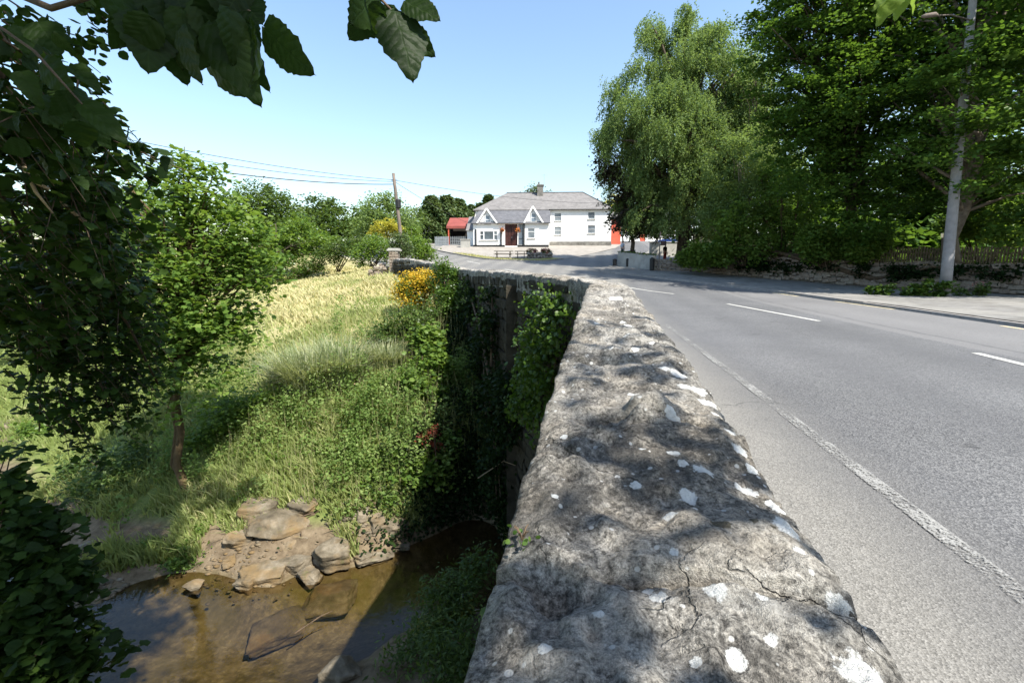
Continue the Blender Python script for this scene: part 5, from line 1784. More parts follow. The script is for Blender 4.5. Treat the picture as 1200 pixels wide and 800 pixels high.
# ------------------------------------------------------------------ far trees on the left and behind the pub
def build_far_trees():
    g = 'trees along the far edge of the meadow'
    def ft(rows, n, ls, mat, lab, seed, name='hedgerow_tree', cl=.8, **kw):
        b = px_blobs(rows)
        a = np.array(b)
        base = np.array([a[:, 0].mean(), a[:, 1].mean(), float(zr(a[:, 1].mean()))])
        top = base.copy()
        top[2] = (a[:, 2] + a[:, 5] * .5).max()
        tree(name, lab, base, top, min(.25, a[:, 3].max() * .055), b, n, ls, mat, clump=cl, per=30, shell=.3, nlimb=18, seed=seed, group=g, **kw)
    ft([(300, 240, 30, 56), (325, 255, 34, 56), (275, 250, 24, 57), (340, 275, 35, 54)], 12000, .34, 'leaf_hedge', 'dark rounded tree right behind the bright sapling top', 101)
    ft([(375, 245, 20, 60), (400, 255, 24, 60), (385, 275, 28, 58), (360, 262, 22, 59)], 9000, .34, 'leaf_hedge', 'dark rounded tree midway along the meadow edge', 102)
    ft([(425, 262, 22, 62), (410, 275, 20, 60)], 5000, .34, 'leaf_bright', 'small pale tree left of the feathery one', 103)
    ft([(448, 250, 24, 52), (438, 265, 22, 52), (468, 262, 22, 52), (455, 238, 12, 52)], 9000, .26, 'leaf_birch', 'feathery pale tree behind the telegraph pole', 104, leaf_kw=dict(droop=-1.2))
    ft([(160, 240, 50, 44), (120, 260, 50, 44), (200, 260, 45, 46), (230, 270, 40, 48), (60, 280, 60, 44), (0, 270, 60, 44)], 18000, .32, 'leaf_bright', 'long bright green tree mass behind the sapling on the left', 105)
    ft([(350, 275, 24, 40), (330, 290, 26, 40), (375, 288, 20, 39), (300, 300, 30, 38), (265, 310, 30, 36)], 13000, .24, 'leaf_bright', 'bright yellow-green hedge tree at the back of the meadow', 106, cl=.5)
    ft([(488, 287, 11, 42), (482, 274, 10, 44), (478, 290, 10, 42)], 3600, .2, 'leaf_bright', 'light green bush tree by the road left of the barn', 107, cl=.4)
    ft([(485, 258, 14, 70), (478, 270, 14, 66)], 3000, .3, 'leaf_hedge', 'distant dark tree between pole and conifers', 108)
    ft([(720, 242, 14, 78), (733, 250, 16, 76), (742, 262, 12, 74)], 4500, .28, 'leaf_yellow', 'yellow-leaved tree behind the right end of the pub', 109, name='golden_tree', cl=.6)
    ft([(452, 268, 14, 44), (440, 272, 8, 44), (464, 268, 8, 44)], 3000, .16, 'leaf_yellow', 'yellow-flowering bush beside the telegraph pole', 110, name='golden_bush', cl=.3)
    ft([(628, 226, 9, 90), (640, 232, 8, 90), (618, 230, 7, 90)], 2500, .3, 'leaf_conifer', 'dark tree top behind the pub chimney', 111)
    # conifers left of the pub: tall cones of drooping sprays
    r = np.random.default_rng(44)
    for k, (px, top, bot, hw, Y, lab) in enumerate(((507, 229, 292, 13, 74, 'broad conifer at the left end of the conifer row'), (524, 229, 290, 12, 77, 'tallest dark conifer behind the red barn'),
                                                     (538, 233, 285, 11, 80, 'conifer directly above the red barn roof'), (552, 240, 285, 10, 84, 'thin conifer between the barn and the pub annex'), (573, 228, 275, 8, 92, 'conifer tip rising over the left end of the pub roof'), (563, 238, 275, 9, 94, 'small conifer tip left of the pub roof'))):
        b, t_ = P(px, bot, Y), P(px, top, Y)
        t = thing('conifer', lab, 'tree', b, 'conifers beside the pub')
        n = 6500
        f = r.random(n) ** 1.1
        R = 1.3 * hw / FPX * Y * (1 - f) ** .42 * (.75 + .35 * r.random(n)) + .1
        a = r.random(n) * 2 * math.pi
        R *= 1 + .18 * np.sin(a * 3 + f * 14 + k)
        pts = np.stack([b[0] + R * np.cos(a), b[1] + R * np.sin(a), b[2] + (t_[2] - b[2]) * f], 1)
        obj('crown', leaf_mesh('crown', pts, .5 * (.6 + .8 * r.random(n)), T_RHOMB, 'leaf_conifer', np.clip(.45 + .4 * vnoise(pts * .8, 4) + r.normal(0, .15, n), 0, 1), droop=1.3, r=r), t)
        obj('trunk', MB().tube([b - np.array([0, 0, .3]), (b + t_) / 2, t_], [.3, .2, .03], 7).mesh('trunk', 'bark', True), t)
    # hedge bank and bushes before the road
    def fb(rows, n, ls, mat, lab, seed, **kw):
        bl = px_blobs(rows)
        a = np.array(bl)
        base = np.array([a[:, 0].mean(), a[:, 1].mean(), (a[:, 2] - a[:, 5]).min()])
        bush('hedge_bush', lab, bl, n, ls, mat, base=base, seed=seed, group='bushes at the back of the meadow', clump=.3, per=24, **kw)
    fb([(470, 288, 13, 33, .9, 1.1)], 3500, .12, 'leaf_conifer', 'round dark clipped evergreen behind the gate pillar', 121)
    fb([(490, 293, 15, 35), (503, 298, 9, 36)], 2600, .16, 'leaf_bright', 'pale green bush right of the dark evergreen', 122)
    fb([(445, 292, 16, 35), (425, 298, 14, 35), (438, 282, 12, 38)], 4200, .16, 'leaf_bright', 'bright bramble bush left of the dark evergreen', 123)
    fb([(405, 293, 14, 37), (388, 298, 14, 37), (415, 285, 10, 39), (372, 306, 12, 37)], 4200, .16, 'leaf_hedge', 'dusty hedge bush with pale blossom at the meadow corner', 124, extra=('grass_pampas', 300, .12, 'blossom'))
    fb([(340, 315, 20, 37), (310, 320, 20, 36), (365, 312, 12, 38), (280, 325, 18, 34)], 5200, .16, 'leaf_ivy', 'low dark hedge along the top of the meadow', 125)
    fb([(60, 350, 40, 24), (20, 370, 40, 23), (100, 370, 30, 25), (0, 330, 40, 26), (140, 360, 30, 28)], 9000, .17, 'leaf_bright', 'green bank bushes far left across the river', 126)
build_far_trees()

# ------------------------------------------------------------------ meadow grass, weeds and bushes on the bank
def build_bank():
    r = np.random.default_rng(50)
    # grass: many blades, thinning with distance, longer and drier up on the meadow
    n = 330000
    ang = r.uniform(math.radians(-58), math.radians(4), n)
    dist = np.exp(r.uniform(math.log(6.5), math.log(48), n))
    x, y = dist * np.sin(ang), dist * np.cos(ang)
    ok = (x < wall_x(y) - .05) & (y > 3)
    x, y, dist = x[ok], y[ok], dist[ok]
    z = bank_z(x, y)
    p3 = np.stack([x, y, np.zeros_like(x)], 1)
    nz = fbm(p3 * .35, 3, 71)
    nz2 = fbm(p3 * 1.3, 3, 72)
    bare = (z < -4.58) | ((z < -3.9) & (nz2 + (z + 4.2) * 1.2 < -.15)) | (nz2 < -.85)
    dens = np.clip(.45 + .7 * nz2, .12, 1)
    ok = (~bare) & (r.random(len(x)) < dens)
    x, y, z, dist, nz, nz2 = (a[ok] for a in (x, y, z, dist, nz, nz2))
    N = len(x)
    up = smooth(-2.4, -.2, z)
    dry = np.clip(up * .60 + .35 * smooth(-1.2, .1, z) + .36 * nz * up + .30 * nz + .20 * nz2 + .06, 0, 1)
    hgt = (.16 + .16 * r.random(N)) * (1 + .5 * np.clip(nz2, 0, 1)) * (.95 - .25 * up) * (.6 + .8 * r.random(N))
    wid = .0016 * dist * (.7 + .6 * r.random(N))
    a = r.random(N) * 2 * math.pi
    sd = np.stack([np.cos(a), np.sin(a), np.zeros(N)], 1) * wid[:, None]
    lean = r.normal(0, .42, (N, 2)) * hgt[:, None] + np.array([-.08, .02])
    b = np.stack([x, y, z - .02], 1)
    mid = b + np.concatenate([lean * .3, (hgt * .6)[:, None]], 1)
    tip = b + np.concatenate([lean, hgt[:, None]], 1)
    V = np.stack([b - sd, b + sd, mid + sd * .7, tip, mid - sd * .7], 1).reshape(-1, 3)
    i = np.arange(N)[:, None] * 5
    F = np.concatenate([i + np.array([[0, 1, 2]]), i + np.array([[0, 2, 4]]), i + np.array([[4, 2, 3]])])
    lv = np.clip(.18 + .72 * dry + r.normal(0, .15, N), 0, 1)
    stuff(obj('meadow_grass', mesh_np('meadow_grass', V, F, 'grass_mixed', {'lv': np.repeat(lv, 5)})))

    # tall leafy weeds covering the slope
    n = 1900
    cx = r.uniform(-9.5, -.6, n)
    cy = r.uniform(8.5, 19, n)
    ok = (cx < wall_x(cy) - .2)
    cx, cy = cx[ok], cy[ok]
    cz = bank_z(cx, cy)
    nn = fbm(np.stack([cx, cy, cx * 0], 1) * .6, 3, 81)
    slope_w = np.exp(-((cz + 2.7) / 1.1) ** 2)
    ok = (cz > -4.2) & (r.random(len(cx)) < np.clip(slope_w * (.45 + .9 * nn), .02, 1)) & ((cx > -6.2) | (r.random(len(cx)) < .3))
    cx, cy, cz = cx[ok], cy[ok], cz[ok]
    P_, L_ = [], []
    for a, b, c in zip(cx, cy, cz):
        h = r.uniform(.25, .55) if r.random() < .6 else r.uniform(.6, 1.15)
        k = int(70 * h / .6)
        f = r.random(k) ** .8
        rad = .16 * (1 - f * .6) + .03
        pp = np.stack([a + r.normal(0, 1, k) * rad, b + r.normal(0, 1, k) * rad, c + f * h], 1)
        P_.append(pp)
        L_.append(np.clip(.30 + .35 * f + r.normal(0, .12, k) + r.normal(0, .2), 0, 1))
    pts = np.concatenate(P_)
    stuff(obj('bank_weeds', leaf_mesh('bank_weeds', pts, .075 * (.6 + .8 * r.random(len(pts))), T_RHOMB, 'leaf_weed', np.concatenate(L_), droop=.2, spread=.6, r=r)))
    # thin flowering stalks
    m = 1600
    sx, sy = r.uniform(-7, -.8, m), r.uniform(9.5, 17, m)
    sz = bank_z(sx, sy)
    ok = (sz > -4.0) & (sx < wall_x(sy) - .3)
    sx, sy, sz = sx[ok], sy[ok], sz[ok]
    m = len(sx)
    hh = r.uniform(.5, 1.1, m)
    b = np.stack([sx, sy, sz], 1)
    tp = b + np.stack([r.normal(0, .12, m), r.normal(0, .12, m), hh], 1)
    w = np.array([[.006, 0, 0]])
    V = np.stack([b - w, b + w, tp], 1).reshape(-1, 3)
    F = np.arange(m * 3).reshape(-1, 3)
    stuff(obj('dry_stalks', mesh_np('dry_stalks', V, F, 'grass_mixed', {'lv': np.repeat(.45 + .5 * r.random(m), 3)})))

    # pampas clumps
    for k, (px, py, n_, ln, rad, lab) in enumerate(((365, 434, 1200, 1.45, .65, 'big tuft of pale arching pampas grass in the middle of the slope'), (402, 432, 800, 1.35, .6, 'smaller pampas tuft at the right of the big one'), (455, 415, 900, .8, .5, 'short grassy tuft below the gorse'), (338, 440, 800, 1.2, .4, 'left-hand small pampas tuft on the slope'))):
        g = G(px, py, -1.45 if k < 2 else -1.2 if k == 2 else -1.7)
        g[2] = bank_z([g[0]], [g[1]])[0]
        t = thing('pampas_tuft', lab, 'grass tuft', g, 'pampas tufts on the slope')
        a = r.random(n_) * 2 * math.pi
        rr0 = rad * np.sqrt(r.random(n_))
        b = np.stack([g[0] + rr0 * np.cos(a), g[1] + rr0 * np.sin(a), np.full(n_, g[2] - .05)], 1)
        out = a + r.normal(0, .5, n_)
        L = ln * (.45 + .75 * r.random(n_))
        bend = r.uniform(.1, 1.0, n_)
        seg = []
        wd = .022 * (.5 + .8 * r.random(n_))
        sd = np.stack([-np.sin(out), np.cos(out), np.zeros(n_)], 1)
        for s in (0, .35, .7, 1.0):
            hr = L * bend * s ** 1.7
            vz = L * (s - .45 * bend * s ** 2.4)
            c = b + np.stack([np.cos(out) * hr, np.sin(out) * hr, vz], 1)
            ww = wd * (1 - s * .9)
            seg += [c - sd * ww[:, None], c + sd * ww[:, None]]
        V = np.stack(seg, 1).reshape(-1, 3)
        i = np.arange(n_)[:, None] * 8
        F = np.concatenate([i + np.array([q]) for q in ((0, 1, 3, 2), (2, 3, 5, 4), (4, 5, 7, 6))])
        obj('blades', mesh_np('blades', V, F, 'grass_pampas', {'lv': np.repeat(np.clip(r.normal(.5, .3, n_), 0, 1), 8)}), t)
        m = MB()
        m.lathe((g[0], g[1], g[2] - .1), [(rad * .9, 0), (rad * .7, .18), (rad * .2, .3)], 10)
        obj('root_crown', m.mesh('root_crown', 'twig_dry'), t)

    def bb(rows, n, ls, mat, lab, seed, name='bank_bush', base=None, **kw):
        bl = px_blobs(rows)
        a = np.array(bl)
        if base is None:
            base = np.array([a[:, 0].mean(), a[:, 1].mean(), 0])
            base[2] = bank_z([base[0]], [base[1]])[0]
        return bush(name, lab, bl, n, ls, mat, base=base, seed=seed, **kw)
    bb([(487, 338, 19, 17.5), (475, 345, 12, 17.2), (500, 330, 12, 17.8)], 3200, .085, 'leaf_ivy', 'golden orange flowering gorse bush at the end of the shaded wall', 201, 'gorse_bush', extra=('gorse_flower', 5200, .075, 'flowers'), clump=.22, cat='bush')
    bb([(522, 330, 16, 16.8, .8, 1.3), (530, 350, 15, 16.3, .8, 1.3), (515, 360, 14, 16.3), (520, 315, 10, 16.8)], 6500, .085, 'leaf_ivy', 'fresh green shrub between the gorse and the shaded wall', 202, clump=.2)
    gb = 'bramble bushes on the bank'
    bb([(490, 462, 32, 12.4), (472, 500, 28, 11.8), (505, 428, 24, 13), (502, 398, 18, 14)], 8500, .115, 'leaf_bright', 'broad-leaved bramble bush half in the bridge shadow', 203, 'bramble_bush', group=gb, tmpl=T_IVY, clump=.25)
    bb([(492, 552, 30, 10.6), (462, 545, 28, 10.8), (512, 525, 22, 11)], 7000, .10, 'leaf_bright', 'bramble bush low on the bank above the rocks', 204, 'bramble_bush', group=gb, tmpl=T_IVY, clump=.25)
    bb([(402, 525, 28, 11), (372, 535, 24, 11), (428, 505, 24, 11.5)], 6000, .095, 'leaf_sapling', 'pale nettle patch in the middle of the bank', 205, 'nettle_patch', cat='plant', clump=.22)
    bb([(332, 540, 26, 11), (300, 530, 26, 11.3), (357, 558, 20, 10.6)], 6000, .095, 'leaf_bright', 'nettle patch right of the leaning sapling trunk', 206, 'nettle_patch', cat='plant', clump=.22)
    bb([(430, 572, 18, 10.2), (450, 588, 16, 9.9)], 2600, .085, 'leaf_bright', 'bright leafy weed beside the flat boulder', 207, 'nettle_patch', cat='plant', clump=.15)
    bb([(258, 490, 28, 11.4), (238, 515, 22, 11.2), (292, 475, 24, 12)], 5000, .10, 'leaf_bright', 'leafy sucker growth right of the sapling trunk', 208, clump=.22)
    bb([(440, 465, 26, 12.6), (455, 440, 22, 13.4), (420, 480, 20, 12.2)], 5000, .09, 'leaf_weed', 'pale willowherb patch below the pampas tufts', 221, 'willowherb_patch', cat='plant', clump=.25, tmpl=T_SLIM)
    bb([(350, 475, 26, 12.2), (375, 490, 22, 12), (325, 485, 20, 12)], 4500, .09, 'leaf_weed', 'pale willowherb patch left of the middle of the slope', 222, 'willowherb_patch', cat='plant', clump=.25, tmpl=T_SLIM)
    bb([(470, 385, 22, 15), (490, 372, 18, 15.6), (450, 395, 16, 14.6)], 4200, .09, 'leaf_hedge', 'grey-green weed mound under the gorse', 223, 'weed_mound', cat='plant', clump=.25)
    bb([(507, 506, 7, 10.5), (498, 517, 8, 10.4), (511, 520, 6, 10.5), (503, 530, 5, 10.3)], 300, .055, 'leaf_red', 'small red-leaved plant at the edge of the bridge shadow', 209, 'red_plant', cat='plant', clump=.1)
    bb([(120, 575, 28, 10.4), (150, 545, 30, 11), (95, 555, 22, 11), (170, 575, 22, 10.6)], 6500, .085, 'leaf_hedge', 'dark shaded bush left of the sapling trunk', 210, clump=.25)
    bb([(175, 650, 24, 8.8), (215, 655, 22, 8.7), (240, 640, 14, 9), (150, 655, 14, 8.9)], 4200, .06, 'leaf_bright', 'bright low herbs on the near water edge', 211, 'bank_herbs', cat='plant', clump=.15, flat=.5)
    bb([(318, 622, 7, 9.5), (352, 650, 6, 9.0), (410, 640, 7, 9.1), (455, 625, 9, 9.5), (440, 605, 8, 9.8), (375, 630, 7, 9.3), (290, 615, 10, 9.6), (270, 640, 9, 9.1)], 2400, .055, 'leaf_weed', 'sparse pale weeds in the cracks of the rock ledge', 224, 'bank_herbs', cat='plant', clump=.11, flat=.6)
    bb([(355, 582, 14, 10.1), (400, 618, 9, 9.6), (470, 598, 12, 10), (385, 610, 8, 9.7), (300, 632, 8, 9.2), (330, 640, 8, 9.1)], 2600, .06, 'leaf_bright', 'sunlit herbs sprouting between the boulders', 220, 'bank_herbs', cat='plant', clump=.12, flat=.5)
    bb([(225, 625, 9, 9.2), (232, 618, 7, 9.2)], 500, .08, 'leaf_bright', 'small sunlit dock plant under the sapling', 212, 'bank_herbs', cat='plant', clump=.1)
    bb([(40, 500, 18, 14), (75, 480, 18, 15), (110, 500, 18, 14)], 3000, .11, 'leaf_bright', 'low green growth beside the far river bend', 213, 'bank_herbs', cat='plant', clump=.2)
    # ferns and weeds in deep shade at the wall foot
    bb([(515, 715, 34, 6.2), (490, 745, 30, 6.0), (540, 690, 26, 6.6), (470, 775, 26, 5.8), (560, 660, 20, 7), (530, 770, 40, 5.4)], 6000, .085, 'leaf_hedge', 'dark ferny growth in shade at the foot of the bridge', 214, 'shade_fern', cat='plant', clump=.2, leaf_kw=dict(droop=.9), tmpl=T_SLIM)
    # ivy on the shaded wall by the bend
    iv = [(.78, 6.15, .85, .34, .4, .28), (.62, 6.9, .85, .40, .5, .30), (.66, 6.5, .45, .36, .5, .35), (.48, 7.2, .25, .38, .5, .4), (.34, 7.5, -.3, .36, .5, .45), (.5, 6.8, -.2, .36, .4, .4), (.28, 7.6, -.9, .33, .45, .45), (.42, 8.1, .75, .30, .4, .25), (.55, 6.6, -.9, .3, .4, .4)]
    bush('wall_ivy', 'glossy sunlit ivy spilling down the wall by the parapet end', [(a_, b_, c_, d_ * .75, e_ * .85, f_ * .9) for a_, b_, c_, d_, e_, f_ in iv], 5600, .06, 'leaf_ivy', base=(.75, 6.6, -.2), tmpl=T_IVY, seed=215, clump=.16, per=22, cat='ivy', leaf_kw=dict(droop=1.3, up=.4, spread=.7), shell=.55)
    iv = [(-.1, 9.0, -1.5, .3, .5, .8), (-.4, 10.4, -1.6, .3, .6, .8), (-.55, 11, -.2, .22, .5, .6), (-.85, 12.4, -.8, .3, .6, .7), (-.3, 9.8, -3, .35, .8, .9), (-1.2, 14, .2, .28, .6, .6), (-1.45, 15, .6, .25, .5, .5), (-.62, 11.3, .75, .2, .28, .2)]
    bush('shade_ivy', 'shade-darkened ivy hanging on the shaded stone wall', iv, 8000, .075, 'leaf_shade_dark_ivy', base=(-.4, 10.4, -2), tmpl=T_IVY, seed=216, clump=.2, per=26, cat='ivy', leaf_kw=dict(droop=1.3, up=.4, spread=.7), shell=.5)
    pts = []
    n_ = 34000
    yy = r.uniform(8.2, 16.5, n_)
    xx = wall_x(yy) - .1 - np.abs(r.normal(0, 1.0, n_)) - 1.2 * r.random(n_) * smooth(12.5, 9.5, yy)
    zz = bank_z(xx, yy)
    xx[:9000] = r.uniform(-2.4, .2, 9000)
    yy[:9000] = r.uniform(8.4, 11.2, 9000)
    xx = np.minimum(xx, wall_x(yy) - .1)
    zz = bank_z(xx, yy)
    ok = (zz > -4.72) & ((xx > -1.5) | (yy > 9.9) | (np.arange(n_) >= 9000))
    pp = np.stack([xx, yy, zz + .05 + .32 * r.random(n_) ** 2 * (1 + .8 * vnoise(np.stack([xx, yy, xx * 0], 1) * 1.5, 6))], 1)[ok]
    stuff(obj('shade_ivy_carpet', leaf_mesh('shade_ivy_carpet', pp, .075 * (.6 + .7 * r.random(len(pp))), T_IVY, 'leaf_shade_dark_ivy', r.random(len(pp)), r=r)))  # ivy cover added to darken the bank shadow beside the wall
    # ivy fringe under the river edge of the near parapet
    fr = []
    for yy in np.arange(.9, 5.4, .35):
        fr.append((float(near_left(yy)) - .03, yy, float(TOP(yy)) - .5 - r.random() * .3, .05, .25, .22))
    bush('parapet_ivy', 'thin dark ivy fringe on the river side of the parapet', fr, 1500, .024, 'leaf_ivy', base=(.2, 2.0, -.6), tmpl=T_IVY, seed=217, clump=.06, per=14, cat='ivy', leaf_kw=dict(droop=1.2, up=.5))

    # boulders at the water's edge
    def boulder(px, py, z, sx, sy, sz, rz, lab, seed, mat='river_rock', planes=7, sub=5, tilt=.1):
        g = G(px, py, z)
        rr = np.random.default_rng(seed)
        V, F = rock_shape(rr, planes, sub, .05, seed)
        V = V * np.array([sx, sy, sz]) * .80
        a = rz
        Rm = np.array(Matrix.Rotation(a, 3, 'Z') @ Matrix.Rotation(tilt, 3, 'X'))
        V = V @ Rm.T + g
        V += (.018 * fbm(V * np.array([4, 4, 14]), 4, seed, .6) + .012 * np.tanh(5 * vnoise(V * np.array([3, 3, 7]), seed + 5)))[:, None] * nrmz(V - g)
        tag(obj('boulder', mesh_np('boulder', V, F, mat, None, True)), lab, 'boulder', 'boulders along the river edge')
    boulder(388, 648, -4.45, .52, .42, .30, .3, 'pale flat-topped boulder jutting over the water', 1, planes=9)
    boulder(330, 612, -4.15, .95, .65, .36, .5, 'large brown ledge of rock below the bank', 2, planes=12)
    boulder(305, 600, -4.0, .5, .4, .34, .1, 'left end block of the brown rock ledge', 3)
    boulder(365, 592, -3.95, .42, .35, .3, .9, 'upper block at the back of the rock ledge', 4)
    boulder(310, 672, -4.62, .5, .32, .2, .2, 'mossy low rock at the water edge left of the pale boulder', 5)
    boulder(292, 680, -4.66, .28, .25, .18, 1.2, 'small rock at the left end of the mossy group', 6)
    boulder(345, 662, -4.6, .34, .25, .18, -.3, 'small pale rock joining the mossy group to the boulder', 7)
    boulder(425, 608, -4.2, .24, .42, .40, .3, 'upright brown slab standing above the boulders', 8, planes=8)
    boulder(442, 612, -4.2, .25, .25, .22, .7, 'grey rock beside the upright slab', 9)
    boulder(462, 615, -4.35, .42, .36, .22, .1, 'rock at the edge of the bridge shadow', 10)
    boulder(437, 645, -4.66, .55, .5, .14, .4, 'wet orange-brown slab awash right of the pale boulder', 11)
    boulder(428, 652, -4.60, .22, .2, .12, 1.0, 'small pale stone on the wet slab', 12)
    boulder(330, 735, -5.0, .55, .4, .24, .6, 'sunken rock under the shallow water', 13)
    boulder(385, 700, -4.95, .6, .5, .22, .1, 'flat sunken slab in front of the pale boulder', 14)
    boulder(400, 792, -4.55, .38, .3, .25, .4, 'mossy boulder at the bottom near the ferns', 15)
    boulder(510, 772, -4.35, .2, .24, .22, .4, 'grey stone among the shaded ferns', 16)
    boulder(227, 686, -4.68, .20, .16, .09, .3, 'small white stone at the muddy water edge', 17)
    boulder(95, 645, -4.4, .3, .3, .2, .3, 'dark stone below the shaded bush', 18)
    boulder(15, 505, -4.3, .9, .6, .5, .3, 'brown rock at the far river bend on the left', 19)
    boulder(30, 540, -4.6, .8, .5, .3, .8, 'low ledge at the far river bend on the left', 20)
    boulder(280, 632, -4.3, .4, .3, .2, .4, 'half buried rock in the sandy bank', 21)
    boulder(398, 600, -4.1, .35, .3, .22, .4, 'half grown-over rock behind the pale boulder', 22)
    boulder(470, 640, -4.68, .3, .2, .1, .2, 'dark wet stone at the shadow line', 23)
    for k, (px, py, z_, a_, lab) in enumerate(((352, 628, -4.35, .2, 'small block leaning on the rock ledge'), (340, 640, -4.42, .16, 'small angular stone in front of the rock ledge'), (370, 612, -4.2, .18, 'square stone between ledge and pale boulder'), (412, 590, -4.0, .17, 'stone half hidden by the nettles'), (455, 600, -4.15, .18, 'angular stone above the shadow line rock'), (405, 628, -4.42, .14, 'little pale stone behind the pale boulder'), (415, 640, -4.55, .13, 'little grey stone right of the pale boulder'), (270, 655, -4.5, .13, 'stone on the sandy strip at the left'), (365, 676, -4.68, .2, 'wet stone at the foot of the pale boulder'), (330, 655, -4.55, .17, 'stone on top of the mossy group'))):
        boulder(px, py, z_, a_ * 1.5, a_ * 1.1, a_ * .8, k * .7, lab, 40 + k)
    # pebbles: nobody could count them
    bm_V, bm_F = rock_shape(np.random.default_rng(4), 9, 1, .05, 3)
    Vs, Fs, k = [], [], 0
    for cxp, cyp, sp, n_ in ((115, 690, 16, 260), (100, 710, 12, 140), (410, 630, 20, 160), (440, 628, 14, 120), (300, 665, 30, 110), (250, 668, 20, 60)):
        for _ in range(n_):
            px, py = cxp + r.normal(0, sp), cyp + r.normal(0, sp * .45)
            g = G(px, py, -4.62)
            g[2] = max(bank_z([g[0]], [g[1]])[0], -4.8) + .005
            s = .018 + .05 * r.random() ** 3
            Vs.append(bm_V * s * np.array([1, .8, .6]) + g)
            Fs.append(bm_F + k)
            k += len(bm_V)
    stuff(obj('pebbles', mesh_np('pebbles', np.concatenate(Vs), np.concatenate(Fs), 'river_rock')))
    # dead branches on the bank
    for k, (a, b, c, lab) in enumerate((((560, 560, -3.0), (590, 540, -2.7), (604, 545, -2.6), 'bare pale twig in the bridge shadow'), ((345, 742, -4.62), (375, 722, -4.6), (390, 715, -4.58), 'thin stick lying in the shallow water'))):
        q = [G(*a), G(*b), G(*c)]
        tag(obj('dead_twig', MB().tube(q, [.012, .010, .004], 6).tube([q[1], q[1] + np.array([.12, .05, .14])], [.006, .002], 5).mesh('dead_twig', 'twig' if k else 'twig_dry')), lab, 'twig')
build_bank()

# ------------------------------------------------------------------ the leaning sapling
def build_sapling():
    r = np.random.default_rng(61)
    base = G(222, 575, -3.75)
    base[2] = bank_z([base[0]], [base[1]])[0]
    Y = base[1]
    t = thing('sycamore_sapling', 'bright young sycamore with a crooked trunk on the river bank', 'tree', base)
    blobs = px_blobs([(216, 195, 16, Y), (210, 225, 32, Y), (240, 235, 34, Y), (190, 265, 42, Y), (245, 275, 45, Y), (280, 270, 30, Y), (175, 325, 48, Y - .4), (225, 335, 52, Y - .3), (275, 320, 38, Y), (205, 385, 48, Y - .5), (250, 385, 36, Y - .2), (165, 400, 40, Y - .5), (275, 365, 24, Y), (230, 430, 30, Y - .3), (185, 450, 28, Y - .6), (270, 430, 18, Y), (240, 460, 18, Y - .3), (200, 485, 16, Y - .3), (150, 280, 35, Y), (140, 340, 40, Y), (255, 195, 10, Y), (148, 205, 9, Y), (217, 172, 8, Y), (207, 188, 9, Y), (236, 192, 9, Y), (300, 300, 24, Y), (312, 330, 18, Y), (288, 385, 20, Y), (300, 350, 18, Y), (305, 275, 18, Y), (258, 182, 6, Y), (147, 188, 7, Y), (228, 205, 12, Y)])
    lp, lv, C = crown_points(blobs, 13500, .30, 22, .1, .45, r)
    pth = [base + np.array([.12, 0, -.15]), G(224, 560, -3.55), P(207, 545, Y), P(212, 505, Y), P(206, 470, Y), P(213, 430, Y), P(216, 350, Y), P(214, 270, Y), P(216, 172, Y)]
    pth = [np.array(p) for p in pth]
    pth[1][1] = Y
    mb = MB()
    mb.tube(pth, [.13, .10, .085, .08, .07, .06, .045, .03, .008], 10)
    p2 = [p + np.array([-.13, .05, 0]) for p in pth[1:6]]
    mb.tube([p2[0] + np.array([.1, 0, 0])] + p2[1:] + [P(190, 330, Y)], [.06, .055, .05, .045, .04, .015], 8)
    limbs(mb, pth[3:], C, 170, .10, r)
    obj('trunk', mb.mesh('trunk', 'bark_ivy', True), t)
    obj('crown', leaf_mesh('crown', lp, .11 * (.5 + .8 * r.random(len(lp))), T_IVY, 'leaf_sapling', lv, droop=.5, spread=.45, r=r), t)
build_sapling()

# ------------------------------------------------------------------ the near overhanging tree
def big_leaf(r, L=1.0, W_=.8, curl=.25, fold=.25, nseg=18):
    """broad serrated leaf, midrib along +y, unit length"""
    rows = []
    for i in range(nseg + 1):
        f = i / nseg
        w = W_ * .5 * (math.sin(math.pi * min(1, f * .93 + .05) ** .72)) ** .8 if 0 < f < 1 else .0
        w *= 1 + (.06 if i % 2 else -.04) + .07 * math.sin(f * 9 + W_ * 20) + r.normal(0, .015)
        rows.append((f, max(w, 0)))
    V, F = [], []
    for f, w in rows:
        z0 = -curl * f * f
        for sgn in (-1, -.5, 0, .5, 1):
            x = sgn * w
            V.append((x, f - abs(sgn) * .02, z0 + fold * abs(x) - .35 * x * x + .02 * math.sin(f * 22 + sgn * 3)))
    for i in range(nseg):
        for j in range(4):
            a = i * 5 + j
            F += [(a, a + 1, a + 6), (a, a + 6, a + 5)]
    return np.array(V), np.array(F)

